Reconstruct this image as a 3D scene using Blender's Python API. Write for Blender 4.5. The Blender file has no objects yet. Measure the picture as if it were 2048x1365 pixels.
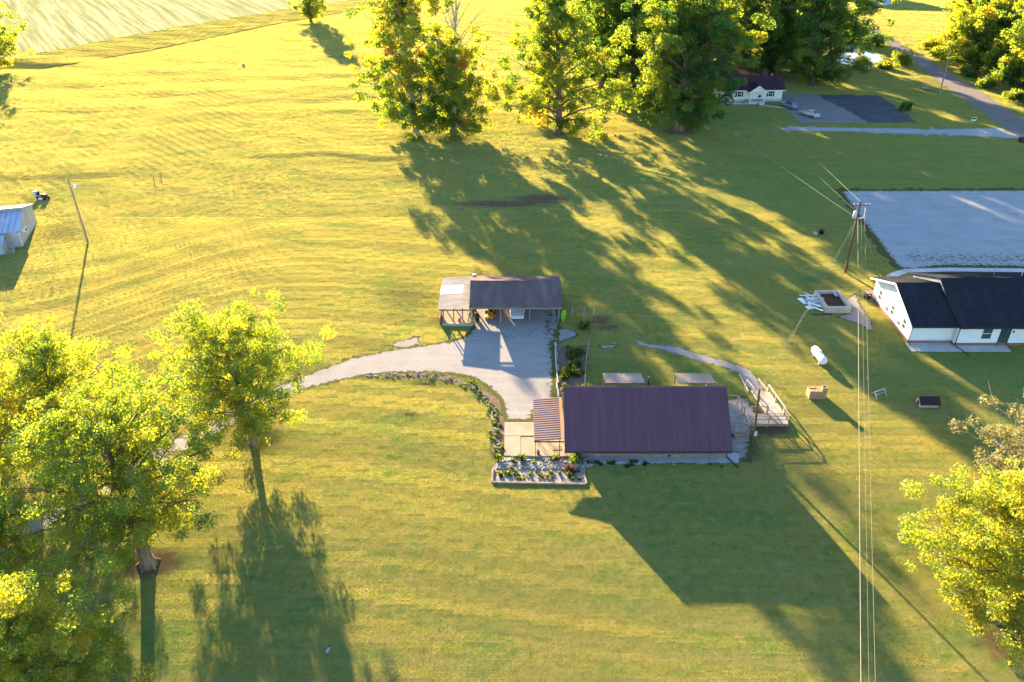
import bpy, math, random
import numpy as np
from mathutils import Vector, Matrix

# ------------------------------------------------------------------ camera, light, exposure
scene = bpy.context.scene
col = scene.collection
CAM_H, CAM_PITCH, CAM_F = 50.0, math.radians(31.5), 1593.0     # metres, below horizontal, focal length in photo pixels
cam = bpy.data.cameras.new("camera"); cam_o = bpy.data.objects.new("camera", cam); col.objects.link(cam_o)
cam.sensor_width = 36.0; cam.lens = 36.0 * CAM_F / 2048.0; cam.clip_end = 6000
cam_o.location = (0, 0, CAM_H); cam_o.rotation_euler = (math.pi / 2 - CAM_PITCH, 0, 0)
scene.camera = cam_o

SUN_ELEV, SUN_AZ = math.radians(13.0), math.radians(21.0)      # sun stands ahead of the camera, to the left
sun_travel = Vector((math.sin(SUN_AZ) * math.cos(SUN_ELEV), -math.cos(SUN_AZ) * math.cos(SUN_ELEV), -math.sin(SUN_ELEV)))
sun = bpy.data.lights.new("sun", 'SUN'); sun.energy = 5.0; sun.angle = math.radians(0.55); sun.color = (1.0, 0.78, 0.47)
sun_o = bpy.data.objects.new("sun", sun); col.objects.link(sun_o)
sun_o.rotation_euler = sun_travel.to_track_quat('-Z', 'Y').to_euler(); sun_o.location = (-60, 200, 80)

world = bpy.data.worlds.new("World"); scene.world = world; world.use_nodes = True
wn = world.node_tree; bg = wn.nodes["Background"]
sky = wn.nodes.new("ShaderNodeTexSky"); sky.sky_type = 'NISHITA'; sky.sun_disc = False
sky.sun_elevation = SUN_ELEV; sky.sun_rotation = -SUN_AZ; sky.ozone_density = 3.0; sky.dust_density = 0.4; sky.altitude = 200
wn.links.new(sky.outputs[0], bg.inputs[0]); bg.inputs[1].default_value = 0.074

scene.view_settings.view_transform = 'Standard'; scene.view_settings.look = 'None'
scene.view_settings.exposure = 3.1; scene.view_settings.gamma = 1.0
scene.render.engine = 'CYCLES'
scene.cycles.max_bounces = 6; scene.cycles.transparent_max_bounces = 4; scene.cycles.transmission_bounces = 4
scene.cycles.diffuse_bounces = 3; scene.cycles.glossy_bounces = 2
scene.cycles.caustics_reflective = False; scene.cycles.caustics_refractive = False
scene.cycles.use_denoising = True

# ------------------------------------------------------------------ helpers
rnd = random.Random(7)
_ct, _st = math.cos(CAM_PITCH), math.sin(CAM_PITCH)
def G(px, py, z=0.0):
    """survey helper: the point at height z that stands at a pixel of the 2048-wide photograph"""
    u, v = (px - 1024) / CAM_F, -(py - 682.5) / CAM_F
    d = (u, _ct + v * _st, -_st + v * _ct); t = (z - CAM_H) / d[2]
    return (t * d[0], t * d[1], z)
def G2(px, py): p = G(px, py); return (p[0], p[1])

def sst(a, b, x):
    t = np.clip((np.asarray(x, float) - a) / (b - a), 0, 1); return t * t * (3 - 2 * t)
def gz(x, y):
    """height of the meadow: dead flat round the buildings, folds and two low terraces on the far left"""
    x = np.asarray(x, float); y = np.asarray(y, float)
    m = sst(116, 134, y) * (1 - sst(14, 30, x)) * (1 - sst(215, 245, y))
    z = 0.06 * np.sin(y * 0.33 + x * 0.05 + 1.2 * np.sin(x * 0.06)) + 0.03 * np.sin(y * 0.52 - x * 0.09 + 2)
    y0 = 149.5 + 1.2 * np.sin(x * 0.11)
    z = z + 0.4 * sst(-1.6, 1.6, y - y0 - .8 * np.sin(x * .31)) * sst(-56, -44, x) * (1 - sst(-24, -12, x)) * (1 - sst(153, 166, y))
    y1 = 138.5 + (x + 85) * 0.10
    z = z + 0.28 * sst(-1.6, 1.6, y - y1) * (1 - sst(-76, -66, x)) * (1 - sst(143, 156, y))
    return z * m

def tag(o, label=None, cat=None, group=None, kind=None):
    if label: o["label"] = label
    if cat: o["category"] = cat
    if group: o["group"] = group
    if kind: o["kind"] = kind
    return o
def thing(name, label, cat, loc=(0, 0, 0), rz=0.0, group=None):
    o = bpy.data.objects.new(name, None); col.objects.link(o); o.empty_display_size = 0.3
    o.location = loc; o.rotation_euler = (0, 0, rz)
    return tag(o, label, cat, group)
def copy_tree(o, parent=None):
    c = o.copy(); col.objects.link(c); c.parent = parent
    for ch in [q for q in o.children]: copy_tree(ch, c)
    return c

class MB:
    def __init__(s): s.v = []; s.f = []
    def add(s, vs, fs):
        n = len(s.v); s.v += [tuple(p) for p in vs]; s.f += [tuple(i + n for i in f) for f in fs]; return s
    def box(s, c, d, rz=0.0, rx=0.0, ry=0.0, taper=1.0):
        hx, hy, hz = d[0] / 2, d[1] / 2, d[2] / 2
        M = Matrix.Rotation(rz, 3, 'Z') @ Matrix.Rotation(ry, 3, 'Y') @ Matrix.Rotation(rx, 3, 'X')
        vs = []
        for z, k in ((-hz, 1.0), (hz, taper)):
            for x, y in ((-hx, -hy), (hx, -hy), (hx, hy), (-hx, hy)):
                vs.append(tuple(M @ Vector((x * k, y * k, z)) + Vector(c)))
        return s.add(vs, [(3, 2, 1, 0), (4, 5, 6, 7), (0, 1, 5, 4), (1, 2, 6, 5), (2, 3, 7, 6), (3, 0, 4, 7)])
    def b2(s, a, b):
        return s.box([(a[i] + b[i]) / 2 for i in range(3)], [abs(b[i] - a[i]) for i in range(3)])
    def beam(s, a, b, w, h=None):
        a, b = Vector(a), Vector(b); d = b - a; L = d.length; h = h or w
        q = d.to_track_quat('Y', 'Z').to_matrix(); m = (a + b) / 2; vs = []
        for z in (-h / 2, h / 2):
            for x, y in ((-w / 2, -L / 2), (w / 2, -L / 2), (w / 2, L / 2), (-w / 2, L / 2)):
                vs.append(tuple(q @ Vector((x, y, z)) + m))
        return s.add(vs, [(3, 2, 1, 0), (4, 5, 6, 7), (0, 1, 5, 4), (1, 2, 6, 5), (2, 3, 7, 6), (3, 0, 4, 7)])
    def tube(s, pts, rads, n=8, cap=True):
        pts = [Vector(p) for p in pts]; rings = []; base = len(s.v)
        for i, p in enumerate(pts):
            t = (pts[min(i + 1, len(pts) - 1)] - pts[max(i - 1, 0)]).normalized()
            a = Vector((0, 0, 1)) if abs(t.z) < 0.9 else Vector((1, 0, 0))
            u = t.cross(a).normalized(); w = t.cross(u)
            r = rads[i] if hasattr(rads, '__len__') else rads
            for k in range(n):
                an = 2 * math.pi * k / n
                s.v.append(tuple(p + (u * math.cos(an) + w * math.sin(an)) * r))
        for i in range(len(pts) - 1):
            for k in range(n):
                k2 = (k + 1) % n
                s.f.append((base + i * n + k, base + i * n + k2, base + (i + 1) * n + k2, base + (i + 1) * n + k))
        if cap:
            s.f.append(tuple(base + k for k in range(n - 1, -1, -1)))
            e = base + (len(pts) - 1) * n; s.f.append(tuple(e + k for k in range(n)))
        return s
    def cyl(s, a, b, r, n=12, r2=None): return s.tube([a, b], [r, r if r2 is None else r2], n)
    def prism(s, poly, y0, y1, axis='y'):
        """extrude a closed outline of (a, b) pairs along an axis"""
        n = len(poly)
        f = {'y': lambda a, b, t: (a, t, b), 'x': lambda a, b, t: (t, a, b), 'z': lambda a, b, t: (a, b, t)}[axis]
        vs = [f(a, b, y0) for a, b in poly] + [f(a, b, y1) for a, b in poly]
        fs = [tuple(range(n - 1, -1, -1)), tuple(range(n, 2 * n))]
        fs += [(i, (i + 1) % n, n + (i + 1) % n, n + i) for i in range(n)]
        return s.add(vs, fs)
    def loft(s, secs):
        n = len(secs[0]); base = len(s.v)
        for sec in secs: s.v += [tuple(p) for p in sec]
        for i in range(len(secs) - 1):
            for k in range(n):
                k2 = (k + 1) % n
                s.f.append((base + i * n + k, base + i * n + k2, base + (i + 1) * n + k2, base + (i + 1) * n + k))
        s.f.append(tuple(base + k for k in range(n - 1, -1, -1)))
        e = base + (len(secs) - 1) * n; s.f.append(tuple(e + k for k in range(n)))
        return s
    def rock(s, c, r, rng, flat=0.65):
        t = (1 + 5 ** .5) / 2; k = r / 1.9
        V = [(-1, t, 0), (1, t, 0), (-1, -t, 0), (1, -t, 0), (0, -1, t), (0, 1, t), (0, -1, -t), (0, 1, -t), (t, 0, -1), (t, 0, 1), (-t, 0, -1), (-t, 0, 1)]
        F = [(0, 11, 5), (0, 5, 1), (0, 1, 7), (0, 7, 10), (0, 10, 11), (1, 5, 9), (5, 11, 4), (11, 10, 2), (10, 7, 6), (7, 1, 8), (3, 9, 4), (3, 4, 2), (3, 2, 6), (3, 6, 8), (3, 8, 9), (4, 9, 5), (2, 4, 11), (6, 2, 10), (8, 6, 7), (9, 8, 1)]
        a = rng.random() * 6.28; sx = 0.7 + 0.7 * rng.random(); vs = []
        for x, y, z in V:
            q = 0.75 + 0.5 * rng.random(); x, y, z = x * q * sx * k, y * q * k, z * q * k * flat
            vs.append((c[0] + x * math.cos(a) - y * math.sin(a), c[1] + x * math.sin(a) + y * math.cos(a), c[2] + z))
        return s.add(vs, F)
    def mesh(s, name):
        me = bpy.data.meshes.new(name); me.from_pydata(s.v, [], s.f); me.update(); return me
    def build(s, name, mat, parent=None, smooth=False, bevel=0.0):
        me = s.mesh(name); me.materials.append(mat)
        if smooth:
            me.polygons.foreach_set("use_smooth", [True] * len(me.polygons))
        o = bpy.data.objects.new(name, me); col.objects.link(o); o.parent = parent
        if bevel:
            m = o.modifiers.new("bevel", 'BEVEL'); m.width = bevel; m.segments = 1; m.limit_method = 'ANGLE'
        return o

def part(name, mat, parent, *boxes, bevel=0.0):
    m = MB()
    for a, b in boxes: m.b2(a, b)
    return m.build(name, mat, parent, bevel=bevel)

# ------------------------------------------------------------------ materials
def nodes(name):
    m = bpy.data.materials.new(name); m.use_nodes = True; nt = m.node_tree
    return m, nt, nt.nodes["Principled BSDF"], nt.nodes["Material Output"]
def N(nt, typ, **kw):
    n = nt.nodes.new(typ)
    for k, v in kw.items(): setattr(n, k, v)
    return n
def noise(nt, vec, scale, detail=4.0, rough=0.55):
    n = N(nt, "ShaderNodeTexNoise"); n.inputs["Scale"].default_value = scale
    n.inputs["Detail"].default_value = detail; n.inputs["Roughness"].default_value = rough
    if vec is not None: nt.links.new(vec, n.inputs["Vector"])
    return n.outputs["Fac"]
def ramp(nt, fac, stops):
    r = N(nt, "ShaderNodeValToRGB"); e = r.color_ramp.elements
    e[0].position, e[0].color = stops[0][0], (*stops[0][1], 1)
    e[1].position, e[1].color = stops[-1][0], (*stops[-1][1], 1)
    for p, c in stops[1:-1]:
        q = e.new(p); q.color = (*c, 1)
    nt.links.new(fac, r.inputs[0]); return r.outputs[0]
def mixc(nt, fac, a, b, mode='MIX'):
    n = N(nt, "ShaderNodeMix", data_type='RGBA', blend_type=mode)
    for sock, v in ((n.inputs[0], fac), (n.inputs[6], a), (n.inputs[7], b)):
        if hasattr(v, "links"): nt.links.new(v, sock)
        elif isinstance(v, (int, float)): sock.default_value = v
        else: sock.default_value = (*v, 1)
    return n.outputs[2]
def math_(nt, op, a, b=0.0):
    n = N(nt, "ShaderNodeMath", operation=op)
    for sock, v in ((n.inputs[0], a), (n.inputs[1], b)):
        if hasattr(v, "links"): nt.links.new(v, sock)
        else: sock.default_value = v
    return n.outputs[0]
def bump(nt, bsdf, h, strength, dist):
    b = N(nt, "ShaderNodeBump"); b.inputs["Strength"].default_value = strength; b.inputs["Distance"].default_value = dist
    nt.links.new(h, b.inputs["Height"]); nt.links.new(b.outputs[0], bsdf.inputs["Normal"]); return b
def coords(nt, kind='Object', scale=None, rot=None):
    if kind == 'Position': o = N(nt, "ShaderNodeNewGeometry").outputs["Position"]
    else: o = N(nt, "ShaderNodeTexCoord").outputs[kind]
    if scale or rot:
        m = N(nt, "ShaderNodeMapping")
        if scale: m.inputs["Scale"].default_value = scale
        if rot: m.inputs["Rotation"].default_value = rot
        nt.links.new(o, m.inputs["Vector"]); o = m.outputs[0]
    return o
def PM(name, c1, c2=None, scale=3.0, rough=0.8, bmp=0.0, bscale=None, bdist=0.02, metal=0.0, spec=0.3, detail=5, stretch=None, lo=0.35, hi=0.65, streaks=None):
    m, nt, b, o = nodes(name); v = coords(nt, 'Object', stretch)
    b.inputs["Roughness"].default_value = rough; b.inputs["Metallic"].default_value = metal; b.inputs["Specular IOR Level"].default_value = spec
    if rough >= 0.9 and spec <= 0.3: b.inputs['IOR'].default_value = 1.0      # earth, stone and old wood have no sheen
    c2 = c2 or tuple(q * 0.75 for q in c1); f = noise(nt, v, scale, detail)
    c = ramp(nt, f, [(lo, c1), (hi, c2)])
    if streaks:
        f2 = noise(nt, coords(nt, 'Object', streaks[0]), 1.0, 4)
        c = mixc(nt, ramp(nt, f2, [(0.45, (0, 0, 0)), (0.75, (1, 1, 1))]), c, streaks[1])
    nt.links.new(c, b.inputs["Base Color"])
    if bmp: bump(nt, b, noise(nt, v, bscale or scale * 6, 4), bmp, bdist)
    return m

def leaf_mat(name, stops, trans_stops, tfac=0.5):
    m, nt, b, o = nodes(name); nt.nodes.remove(b)
    a = N(nt, "ShaderNodeAttribute", attribute_name="tint"); f = a.outputs["Fac"]
    d = N(nt, "ShaderNodeBsdfDiffuse"); t = N(nt, "ShaderNodeBsdfTranslucent"); g = N(nt, "ShaderNodeBsdfGlossy")
    g.inputs["Roughness"].default_value = 0.45; g.inputs["Color"].default_value = (0.8, 0.85, 0.9, 1)
    nt.links.new(ramp(nt, f, stops), d.inputs[0]); nt.links.new(ramp(nt, f, trans_stops), t.inputs[0])
    mx = N(nt, "ShaderNodeMixShader"); mx.inputs[0].default_value = tfac
    nt.links.new(d.outputs[0], mx.inputs[1]); nt.links.new(t.outputs[0], mx.inputs[2])
    m2 = N(nt, "ShaderNodeMixShader"); m2.inputs[0].default_value = 0.012
    nt.links.new(mx.outputs[0], m2.inputs[1]); nt.links.new(g.outputs[0], m2.inputs[2])
    nt.links.new(m2.outputs[0], o.inputs[0]); return m

M = {}
# --- lawn: colour patches, mowing streaks, dry and bare patches (attributes painted by place), fine relief
def lawn_material(name="lawn", blades=False):
    m, nt, b, o = nodes(name); nt.nodes.remove(b)
    P = coords(nt, 'Position')
    big = noise(nt, P, 0.035, 3); mid = noise(nt, P, 0.22, 5, 0.6); fine = noise(nt, P, 2.6, 6, 0.7)
    wv = N(nt, "ShaderNodeVectorMath", operation='MULTIPLY_ADD')          # bend the mowing lines a little
    nz = N(nt, "ShaderNodeTexNoise"); nz.inputs["Scale"].default_value = 0.03; nz.inputs["Detail"].default_value = 1
    nt.links.new(P, nz.inputs["Vector"]); nt.links.new(nz.outputs["Color"], wv.inputs[0])
    wv.inputs[1].default_value = (0, 26, 0); nt.links.new(P, wv.inputs[2])
    mp = N(nt, "ShaderNodeMapping"); mp.inputs["Scale"].default_value = (0.055, 0.85, 0); mp.inputs["Rotation"].default_value = (0, 0, -0.10)
    nt.links.new(wv.outputs[0], mp.inputs["Vector"])
    mow = noise(nt, mp.outputs[0], 1.0, 5, 0.62)
    green, olive, straw = (0.106, 0.170, 0.043), (0.186, 0.192, 0.048), (0.262, 0.222, 0.085)
    c = mixc(nt, ramp(nt, mid, [(0.28, (0, 0, 0)), (0.54, (1, 1, 1))]), green, olive)
    clump = noise(nt, P, 1.15, 5, 0.65)
    c = mixc(nt, ramp(nt, clump, [(0.50, (0, 0, 0)), (0.68, (0.75, 0.75, 0.75))]), c, (0.258, 0.235, 0.085))
    c = mixc(nt, ramp(nt, clump, [(0.30, (0.8, 0.8, 0.8)), (0.44, (0, 0, 0))]), c, (0.070, 0.135, 0.030))
    c = mixc(nt, ramp(nt, mow, [(0.46, (0, 0, 0)), (0.72, (0.62, 0.62, 0.62))]), c, straw)
    c = mixc(nt, ramp(nt, big, [(0.42, (0, 0, 0)), (0.66, (0.5, 0.5, 0.5))]), c, (0.215, 0.195, 0.055))
    c = mixc(nt, ramp(nt, fine, [(0.30, (0.5, 0.5, 0.5)), (0.48, (0, 0, 0))]), c, (0.068, 0.095, 0.032))
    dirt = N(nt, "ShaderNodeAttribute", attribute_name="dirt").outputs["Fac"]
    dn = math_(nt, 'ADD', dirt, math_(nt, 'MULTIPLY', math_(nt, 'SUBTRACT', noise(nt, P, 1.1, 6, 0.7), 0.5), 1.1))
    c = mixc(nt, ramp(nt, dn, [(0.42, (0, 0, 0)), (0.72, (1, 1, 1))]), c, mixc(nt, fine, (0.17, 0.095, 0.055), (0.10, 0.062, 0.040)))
    lush = N(nt, "ShaderNodeAttribute", attribute_name="lush").outputs["Fac"]
    c = mixc(nt, math_(nt, 'MULTIPLY', lush, 0.8), c, (0.075, 0.165, 0.045))
    d = N(nt, "ShaderNodeBsdfDiffuse"); d.inputs["Roughness"].default_value = 0.9; nt.links.new(c, d.inputs[0])
    if blades:          # light shining through a blade comes out stronger and yellower than what it reflects
        t = N(nt, "ShaderNodeBsdfTranslucent"); nt.links.new(mixc(nt, 1.0, c, (3.35, 2.85, 2.2), 'MULTIPLY'), t.inputs[0])
        mx = N(nt, "ShaderNodeMixShader"); mx.inputs[0].default_value = 0.65
        nt.links.new(d.outputs[0], mx.inputs[1]); nt.links.new(t.outputs[0], mx.inputs[2]); nt.links.new(mx.outputs[0], o.inputs[0]); return m
    h = math_(nt, 'ADD', math_(nt, 'MULTIPLY', fine, 0.012), math_(nt, 'MULTIPLY', mow, 0.016))
    h = math_(nt, 'ADD', h, math_(nt, 'MULTIPLY', noise(nt, coords(nt, 'Position', (1, 1.8, 1)), 0.9, 4), 0.012))
    bump(nt, d, h, 1.0, 1.0)
    nt.links.new(d.outputs[0], o.inputs[0]); return m
M['lawn'] = lawn_material()
M['blades'] = lawn_material('grass_blades', True)

def stubble_material():
    m, nt, b, o = nodes("stubble_field"); b.inputs["IOR"].default_value = 1.0; b.inputs["Roughness"].default_value = 0.95; b.inputs["Specular IOR Level"].default_value = 0.05
    rz = math.atan2(*(np.array(G2(97, 6)) - np.array(G2(180, 90)))[::-1])
    v = coords(nt, 'Position', (0.02, 0.42, 1), (0, 0, 0)); nt.nodes[-1]
    mp = N(nt, "ShaderNodeMapping", vector_type='TEXTURE'); mp.inputs["Rotation"].default_value = (0, 0, rz)
    nt.links.new(coords(nt, 'Position'), mp.inputs["Vector"])
    m2 = N(nt, "ShaderNodeMapping"); m2.inputs["Scale"].default_value = (0.02, 0.52, 1); nt.links.new(mp.outputs[0], m2.inputs["Vector"])
    rows = noise(nt, m2.outputs[0], 1.0, 5, 0.7); fine = noise(nt, coords(nt, 'Position'), 1.3, 5, 0.75)
    c = ramp(nt, rows, [(0.32, (0.13, 0.13, 0.05)), (0.47, (0.235, 0.23, 0.105)), (0.58, (0.36, 0.36, 0.19))])
    c = mixc(nt, ramp(nt, fine, [(0.45, (0, 0, 0)), (0.62, (0.45, 0.45, 0.45))]), c, (0.35, 0.345, 0.185))
    nt.links.new(c, b.inputs["Base Color"])
    bump(nt, b, math_(nt, 'ADD', math_(nt, 'MULTIPLY', rows, 0.03), math_(nt, 'MULTIPLY', fine, 0.01)), 1.0, 1.0); return m
M['stubble'] = stubble_material()

def gravel_material(name, c1, c2, weeds=0.0, worn=(0.46, 0.455, 0.46)):
    m, nt, b, o = nodes(name); b.inputs["IOR"].default_value = 1.0; b.inputs["Roughness"].default_value = 0.95
    P = coords(nt, 'Position'); big = noise(nt, P, 0.35, 4); f = noise(nt, P, 7.0, 5, 0.75)
    c = ramp(nt, f, [(0.30, tuple(q * 0.55 for q in c1)), (0.48, c1), (0.66, c2)])
    c = mixc(nt, ramp(nt, noise(nt, coords(nt, 'Position', (0.16, 1.3, 1), (0, 0, 0.25)), 1.0, 4), [(0.55, (0, 0, 0)), (0.72, (0.5, 0.5, 0.5))]), c, worn)
    c = mixc(nt, ramp(nt, big, [(0.45, (0, 0, 0)), (0.75, (0.5, 0.5, 0.5))]), c, tuple(q * 0.75 for q in c1))
    if weeds:
        w = N(nt, "ShaderNodeAttribute", attribute_name="weed").outputs["Fac"]
        wn_ = math_(nt, 'ADD', w, math_(nt, 'MULTIPLY', math_(nt, 'SUBTRACT', noise(nt, P, 1.7, 6, 0.75), 0.5), 1.5))
        c = mixc(nt, ramp(nt, wn_, [(0.5, (0, 0, 0)), (0.62, (1, 1, 1))]), c, mixc(nt, f, (0.05, 0.075, 0.015), (0.12, 0.10, 0.045)))
    nt.links.new(c, b.inputs["Base Color"]); bump(nt, b, f, 0.8, 0.03); return m
M['gravel'] = gravel_material("gravel_grey", (0.27, 0.245, 0.23), (0.37, 0.345, 0.33), 1.0, (0.38, 0.355, 0.34))
M['gravel_lot'] = gravel_material("gravel_lot", (0.32, 0.315, 0.315), (0.42, 0.415, 0.415), 1.0)
M['gravel_white'] = gravel_material("gravel_white", (0.42, 0.41, 0.41), (0.56, 0.55, 0.55), 1.0)
M['gravel_path'] = gravel_material("gravel_path", (0.27, 0.235, 0.21), (0.37, 0.335, 0.31), 1.0)
M['road'] = gravel_material("road_asphalt", (0.19, 0.165, 0.155), (0.26, 0.23, 0.215), 0.0, (0.29, 0.25, 0.23))
M['blacktop'] = gravel_material("blacktop", (0.085, 0.085, 0.09), (0.135, 0.135, 0.14), 0.0, (0.25, 0.235, 0.225))
M['pad_grey'] = gravel_material("worn_pad", (0.20, 0.185, 0.175), (0.28, 0.26, 0.245), 0.0, (0.32, 0.29, 0.27))
M['concrete'] = PM("concrete", (0.36, 0.30, 0.23), (0.29, 0.24, 0.18), 0.9, 0.9, 0.25, 14)
M['concrete_new'] = PM("concrete_new", (0.50, 0.48, 0.46), (0.43, 0.41, 0.40), 1.2, 0.9, 0.15, 14)
M['soil'] = PM("soil", (0.11, 0.075, 0.05), (0.19, 0.14, 0.10), 1.6, 0.95, 0.6, 8)
M['bed_soil'] = PM("bed_soil", (0.20, 0.17, 0.145), (0.32, 0.285, 0.26), 2.2, 0.95, 0.6, 9)
M['ditch'] = PM('ditch_grass', (0.045, 0.042, 0.020), (0.09, 0.075, 0.035), 0.8, 0.95)
M['rock'] = PM("field_rock", (0.40, 0.365, 0.34), (0.20, 0.18, 0.165), 1.3, 0.9, 0.5, 9)
M['pond'] = PM("pond_water", (0.30, 0.36, 0.40), (0.38, 0.43, 0.46), 0.25, 0.30, 0.2, 4.0, 0.02, spec=0.6)
M['maroon_roof'] = PM("maroon_metal", (0.125, 0.052, 0.075), (0.108, 0.045, 0.066), 0.5, 0.45, spec=0.4, streaks=((2.4, 0.12, 0.12), (0.145, 0.070, 0.092)))
M['awning'] = PM("awning_metal", (0.33, 0.19, 0.16), (0.29, 0.165, 0.14), 0.8, 0.5, streaks=((0.3, 2.5, 1), (0.26, 0.13, 0.09)))
M['tan_roof'] = PM("tan_metal", (0.27, 0.21, 0.185), (0.22, 0.17, 0.15), 0.8, 0.5, streaks=((2.5, 0.3, 1), (0.22, 0.14, 0.10)))
M['board_tan'] = PM("tan_board", (0.46, 0.24, 0.10), (0.36, 0.18, 0.08), 1.5, 0.7)
M['siding_tan'] = PM("tan_log_siding", (0.27, 0.155, 0.085), (0.20, 0.115, 0.06), 1.2, 0.8, 0.4, 5, stretch=(0.3, 0.3, 6))
M['trim_dark'] = PM("dark_trim", (0.045, 0.03, 0.035), None, 2, 0.6)
def shingle(name, c1, c2, c3):
    m, nt, b, o = nodes(name); b.inputs["IOR"].default_value = 1.05; b.inputs["Roughness"].default_value = 0.92
    v = coords(nt, 'Object'); br = N(nt, "ShaderNodeTexBrick"); br.offset = 0.5
    br.inputs["Scale"].default_value = 1.0; br.inputs["Brick Width"].default_value = 0.32; br.inputs["Row Height"].default_value = 0.14
    br.inputs["Mortar Size"].default_value = 0.008; br.inputs["Color1"].default_value = (*c1, 1); br.inputs["Color2"].default_value = (*c2, 1); br.inputs["Mortar"].default_value = (*[q * 0.6 for q in c1], 1)
    nt.links.new(v, br.inputs["Vector"])
    c = mixc(nt, ramp(nt, noise(nt, coords(nt, 'Object', (0.9, 0.25, 0.25)), 1.0, 4), [(0.45, (0, 0, 0)), (0.72, (0.8, 0.8, 0.8))]), br.outputs["Color"], c3)
    nt.links.new(c, b.inputs["Base Color"]); bump(nt, b, noise(nt, v, 8, 4), 0.5, 0.02); return m
M['shingle_brown'] = shingle("brown_shingle", (0.125, 0.085, 0.085), (0.16, 0.11, 0.105), (0.20, 0.14, 0.12))
M['shingle_black'] = shingle("black_shingle", (0.020, 0.021, 0.027), (0.028, 0.029, 0.036), (0.033, 0.032, 0.037))
M['shingle_maroon'] = shingle("maroon_shingle", (0.045, 0.026, 0.034), (0.058, 0.032, 0.040), (0.07, 0.036, 0.040))
M['white_tin'] = PM("old_tin", (0.33, 0.30, 0.265), (0.27, 0.24, 0.21), 0.7, 0.9, spec=0.3, streaks=((0.4, 2.0, 1), (0.25, 0.19, 0.15)))
M['white_sheet'] = PM("new_white_sheet", (0.66, 0.65, 0.62), (0.60, 0.59, 0.57), 0.7, 0.9)
M['shaded_steel_roof'] = PM("shaded_galvanised_roof", (0.40, 0.47, 0.58), (0.34, 0.41, 0.53), 0.6, 0.42, metal=0.25, spec=0.5, streaks=((1.5, 0.2, 1), (0.36, 0.36, 0.40)))  # steel with the blue of the slopes in shade put into its colour
M['steel_wall'] = PM("pale_steel_wall", (0.44, 0.42, 0.43), (0.38, 0.36, 0.37), 0.7, 0.6, streaks=((2.0, 2.0, 0.2), (0.30, 0.27, 0.25)))
def lap(name, c1, c2, period):
    m, nt, b, o = nodes(name); b.inputs["Roughness"].default_value = 0.6; b.inputs["Specular IOR Level"].default_value = 0.25
    v = coords(nt, 'Object'); nt.links.new(ramp(nt, noise(nt, v, 0.9, 4), [(0.35, c1), (0.65, c2)]), b.inputs["Base Color"])
    w = N(nt, "ShaderNodeTexWave", wave_type='BANDS', bands_direction='Z', wave_profile='SAW'); w.inputs["Scale"].default_value = 0.314 / period
    nt.links.new(v, w.inputs["Vector"]); bump(nt, b, w.outputs["Fac"], 0.6, 0.02); return m
M['white_lap'] = lap("white_lap_siding", (0.78, 0.78, 0.77), (0.72, 0.72, 0.71), 0.18)
M['cream_lap'] = lap("cream_lap_siding", (0.74, 0.71, 0.58), (0.68, 0.65, 0.53), 0.15)
M['white_trim'] = PM("white_trim", (0.80, 0.80, 0.79), (0.74, 0.74, 0.73), 2, 0.5)
M['glass'] = PM("window_glass", (0.035, 0.055, 0.06), (0.06, 0.085, 0.085), 0.7, 0.08, spec=0.8)
M['black_metal'] = PM("black_metal", (0.018, 0.018, 0.02), (0.025, 0.025, 0.027), 3, 0.5)
M['wood_old'] = PM("weathered_wood", (0.33, 0.26, 0.20), (0.22, 0.17, 0.13), 2.0, 0.9, 0.4, 9, stretch=(1, 1, 0.25))
M['wood_warm'] = PM("warm_wood", (0.40, 0.25, 0.13), (0.30, 0.18, 0.09), 2.0, 0.8, 0.3, 9)
M['wood_grey'] = PM("grey_deck_wood", (0.36, 0.32, 0.28), (0.26, 0.225, 0.195), 1.6, 0.9, 0.3, 9)
M['wood_white'] = PM("whitewashed_wood", (0.46, 0.42, 0.38), (0.36, 0.325, 0.29), 1.6, 0.9)
M['pole_wood'] = PM("creosote_pole", (0.16, 0.095, 0.055), (0.10, 0.06, 0.038), 1.5, 0.9, 0.4, 8, stretch=(3, 3, 0.3))
M['pole_pale'] = PM("pale_pole", (0.36, 0.27, 0.17), (0.27, 0.19, 0.12), 1.5, 0.9, 0.4, 8, stretch=(3, 3, 0.3))
M['brick'] = PM("old_brick", (0.34, 0.20, 0.11), (0.40, 0.29, 0.18), 5.0, 0.9, 0.4, 14)
M['brick_red'] = PM("red_brick", (0.24, 0.095, 0.075), (0.32, 0.15, 0.12), 6.0, 0.9, 0.4, 14)
M['block'] = PM("tan_block", (0.50, 0.42, 0.33), (0.42, 0.35, 0.28), 1.4, 0.9, 0.3, 10)
M['rust'] = PM("rusty_sheet", (0.52, 0.30, 0.16), (0.32, 0.12, 0.05), 3.5, 0.8)
M['mulch'] = PM("dark_mulch", (0.075, 0.035, 0.025), (0.12, 0.06, 0.04), 5, 0.95, 0.6, 16)
M['white_paint'] = PM("white_car_paint", (0.78, 0.78, 0.78), (0.74, 0.74, 0.74), 1, 0.25, spec=0.6)
M['silver_paint'] = PM("silver_paint", (0.50, 0.51, 0.52), (0.47, 0.48, 0.49), 1, 0.28, metal=0.4, spec=0.6)
M['blue_paint'] = PM("slate_blue_paint", (0.22, 0.28, 0.35), (0.19, 0.25, 0.32), 1, 0.25, metal=0.3, spec=0.6)
M['dark_paint'] = PM("dark_paint", (0.02, 0.021, 0.022), (0.027, 0.027, 0.028), 1, 0.25, spec=0.6)
M['rubber'] = PM("tyre_rubber", (0.016, 0.016, 0.016), (0.024, 0.023, 0.022), 4, 0.85)
M['rim'] = PM("alloy_rim", (0.42, 0.42, 0.43), None, 3, 0.35, metal=0.7)
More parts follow.
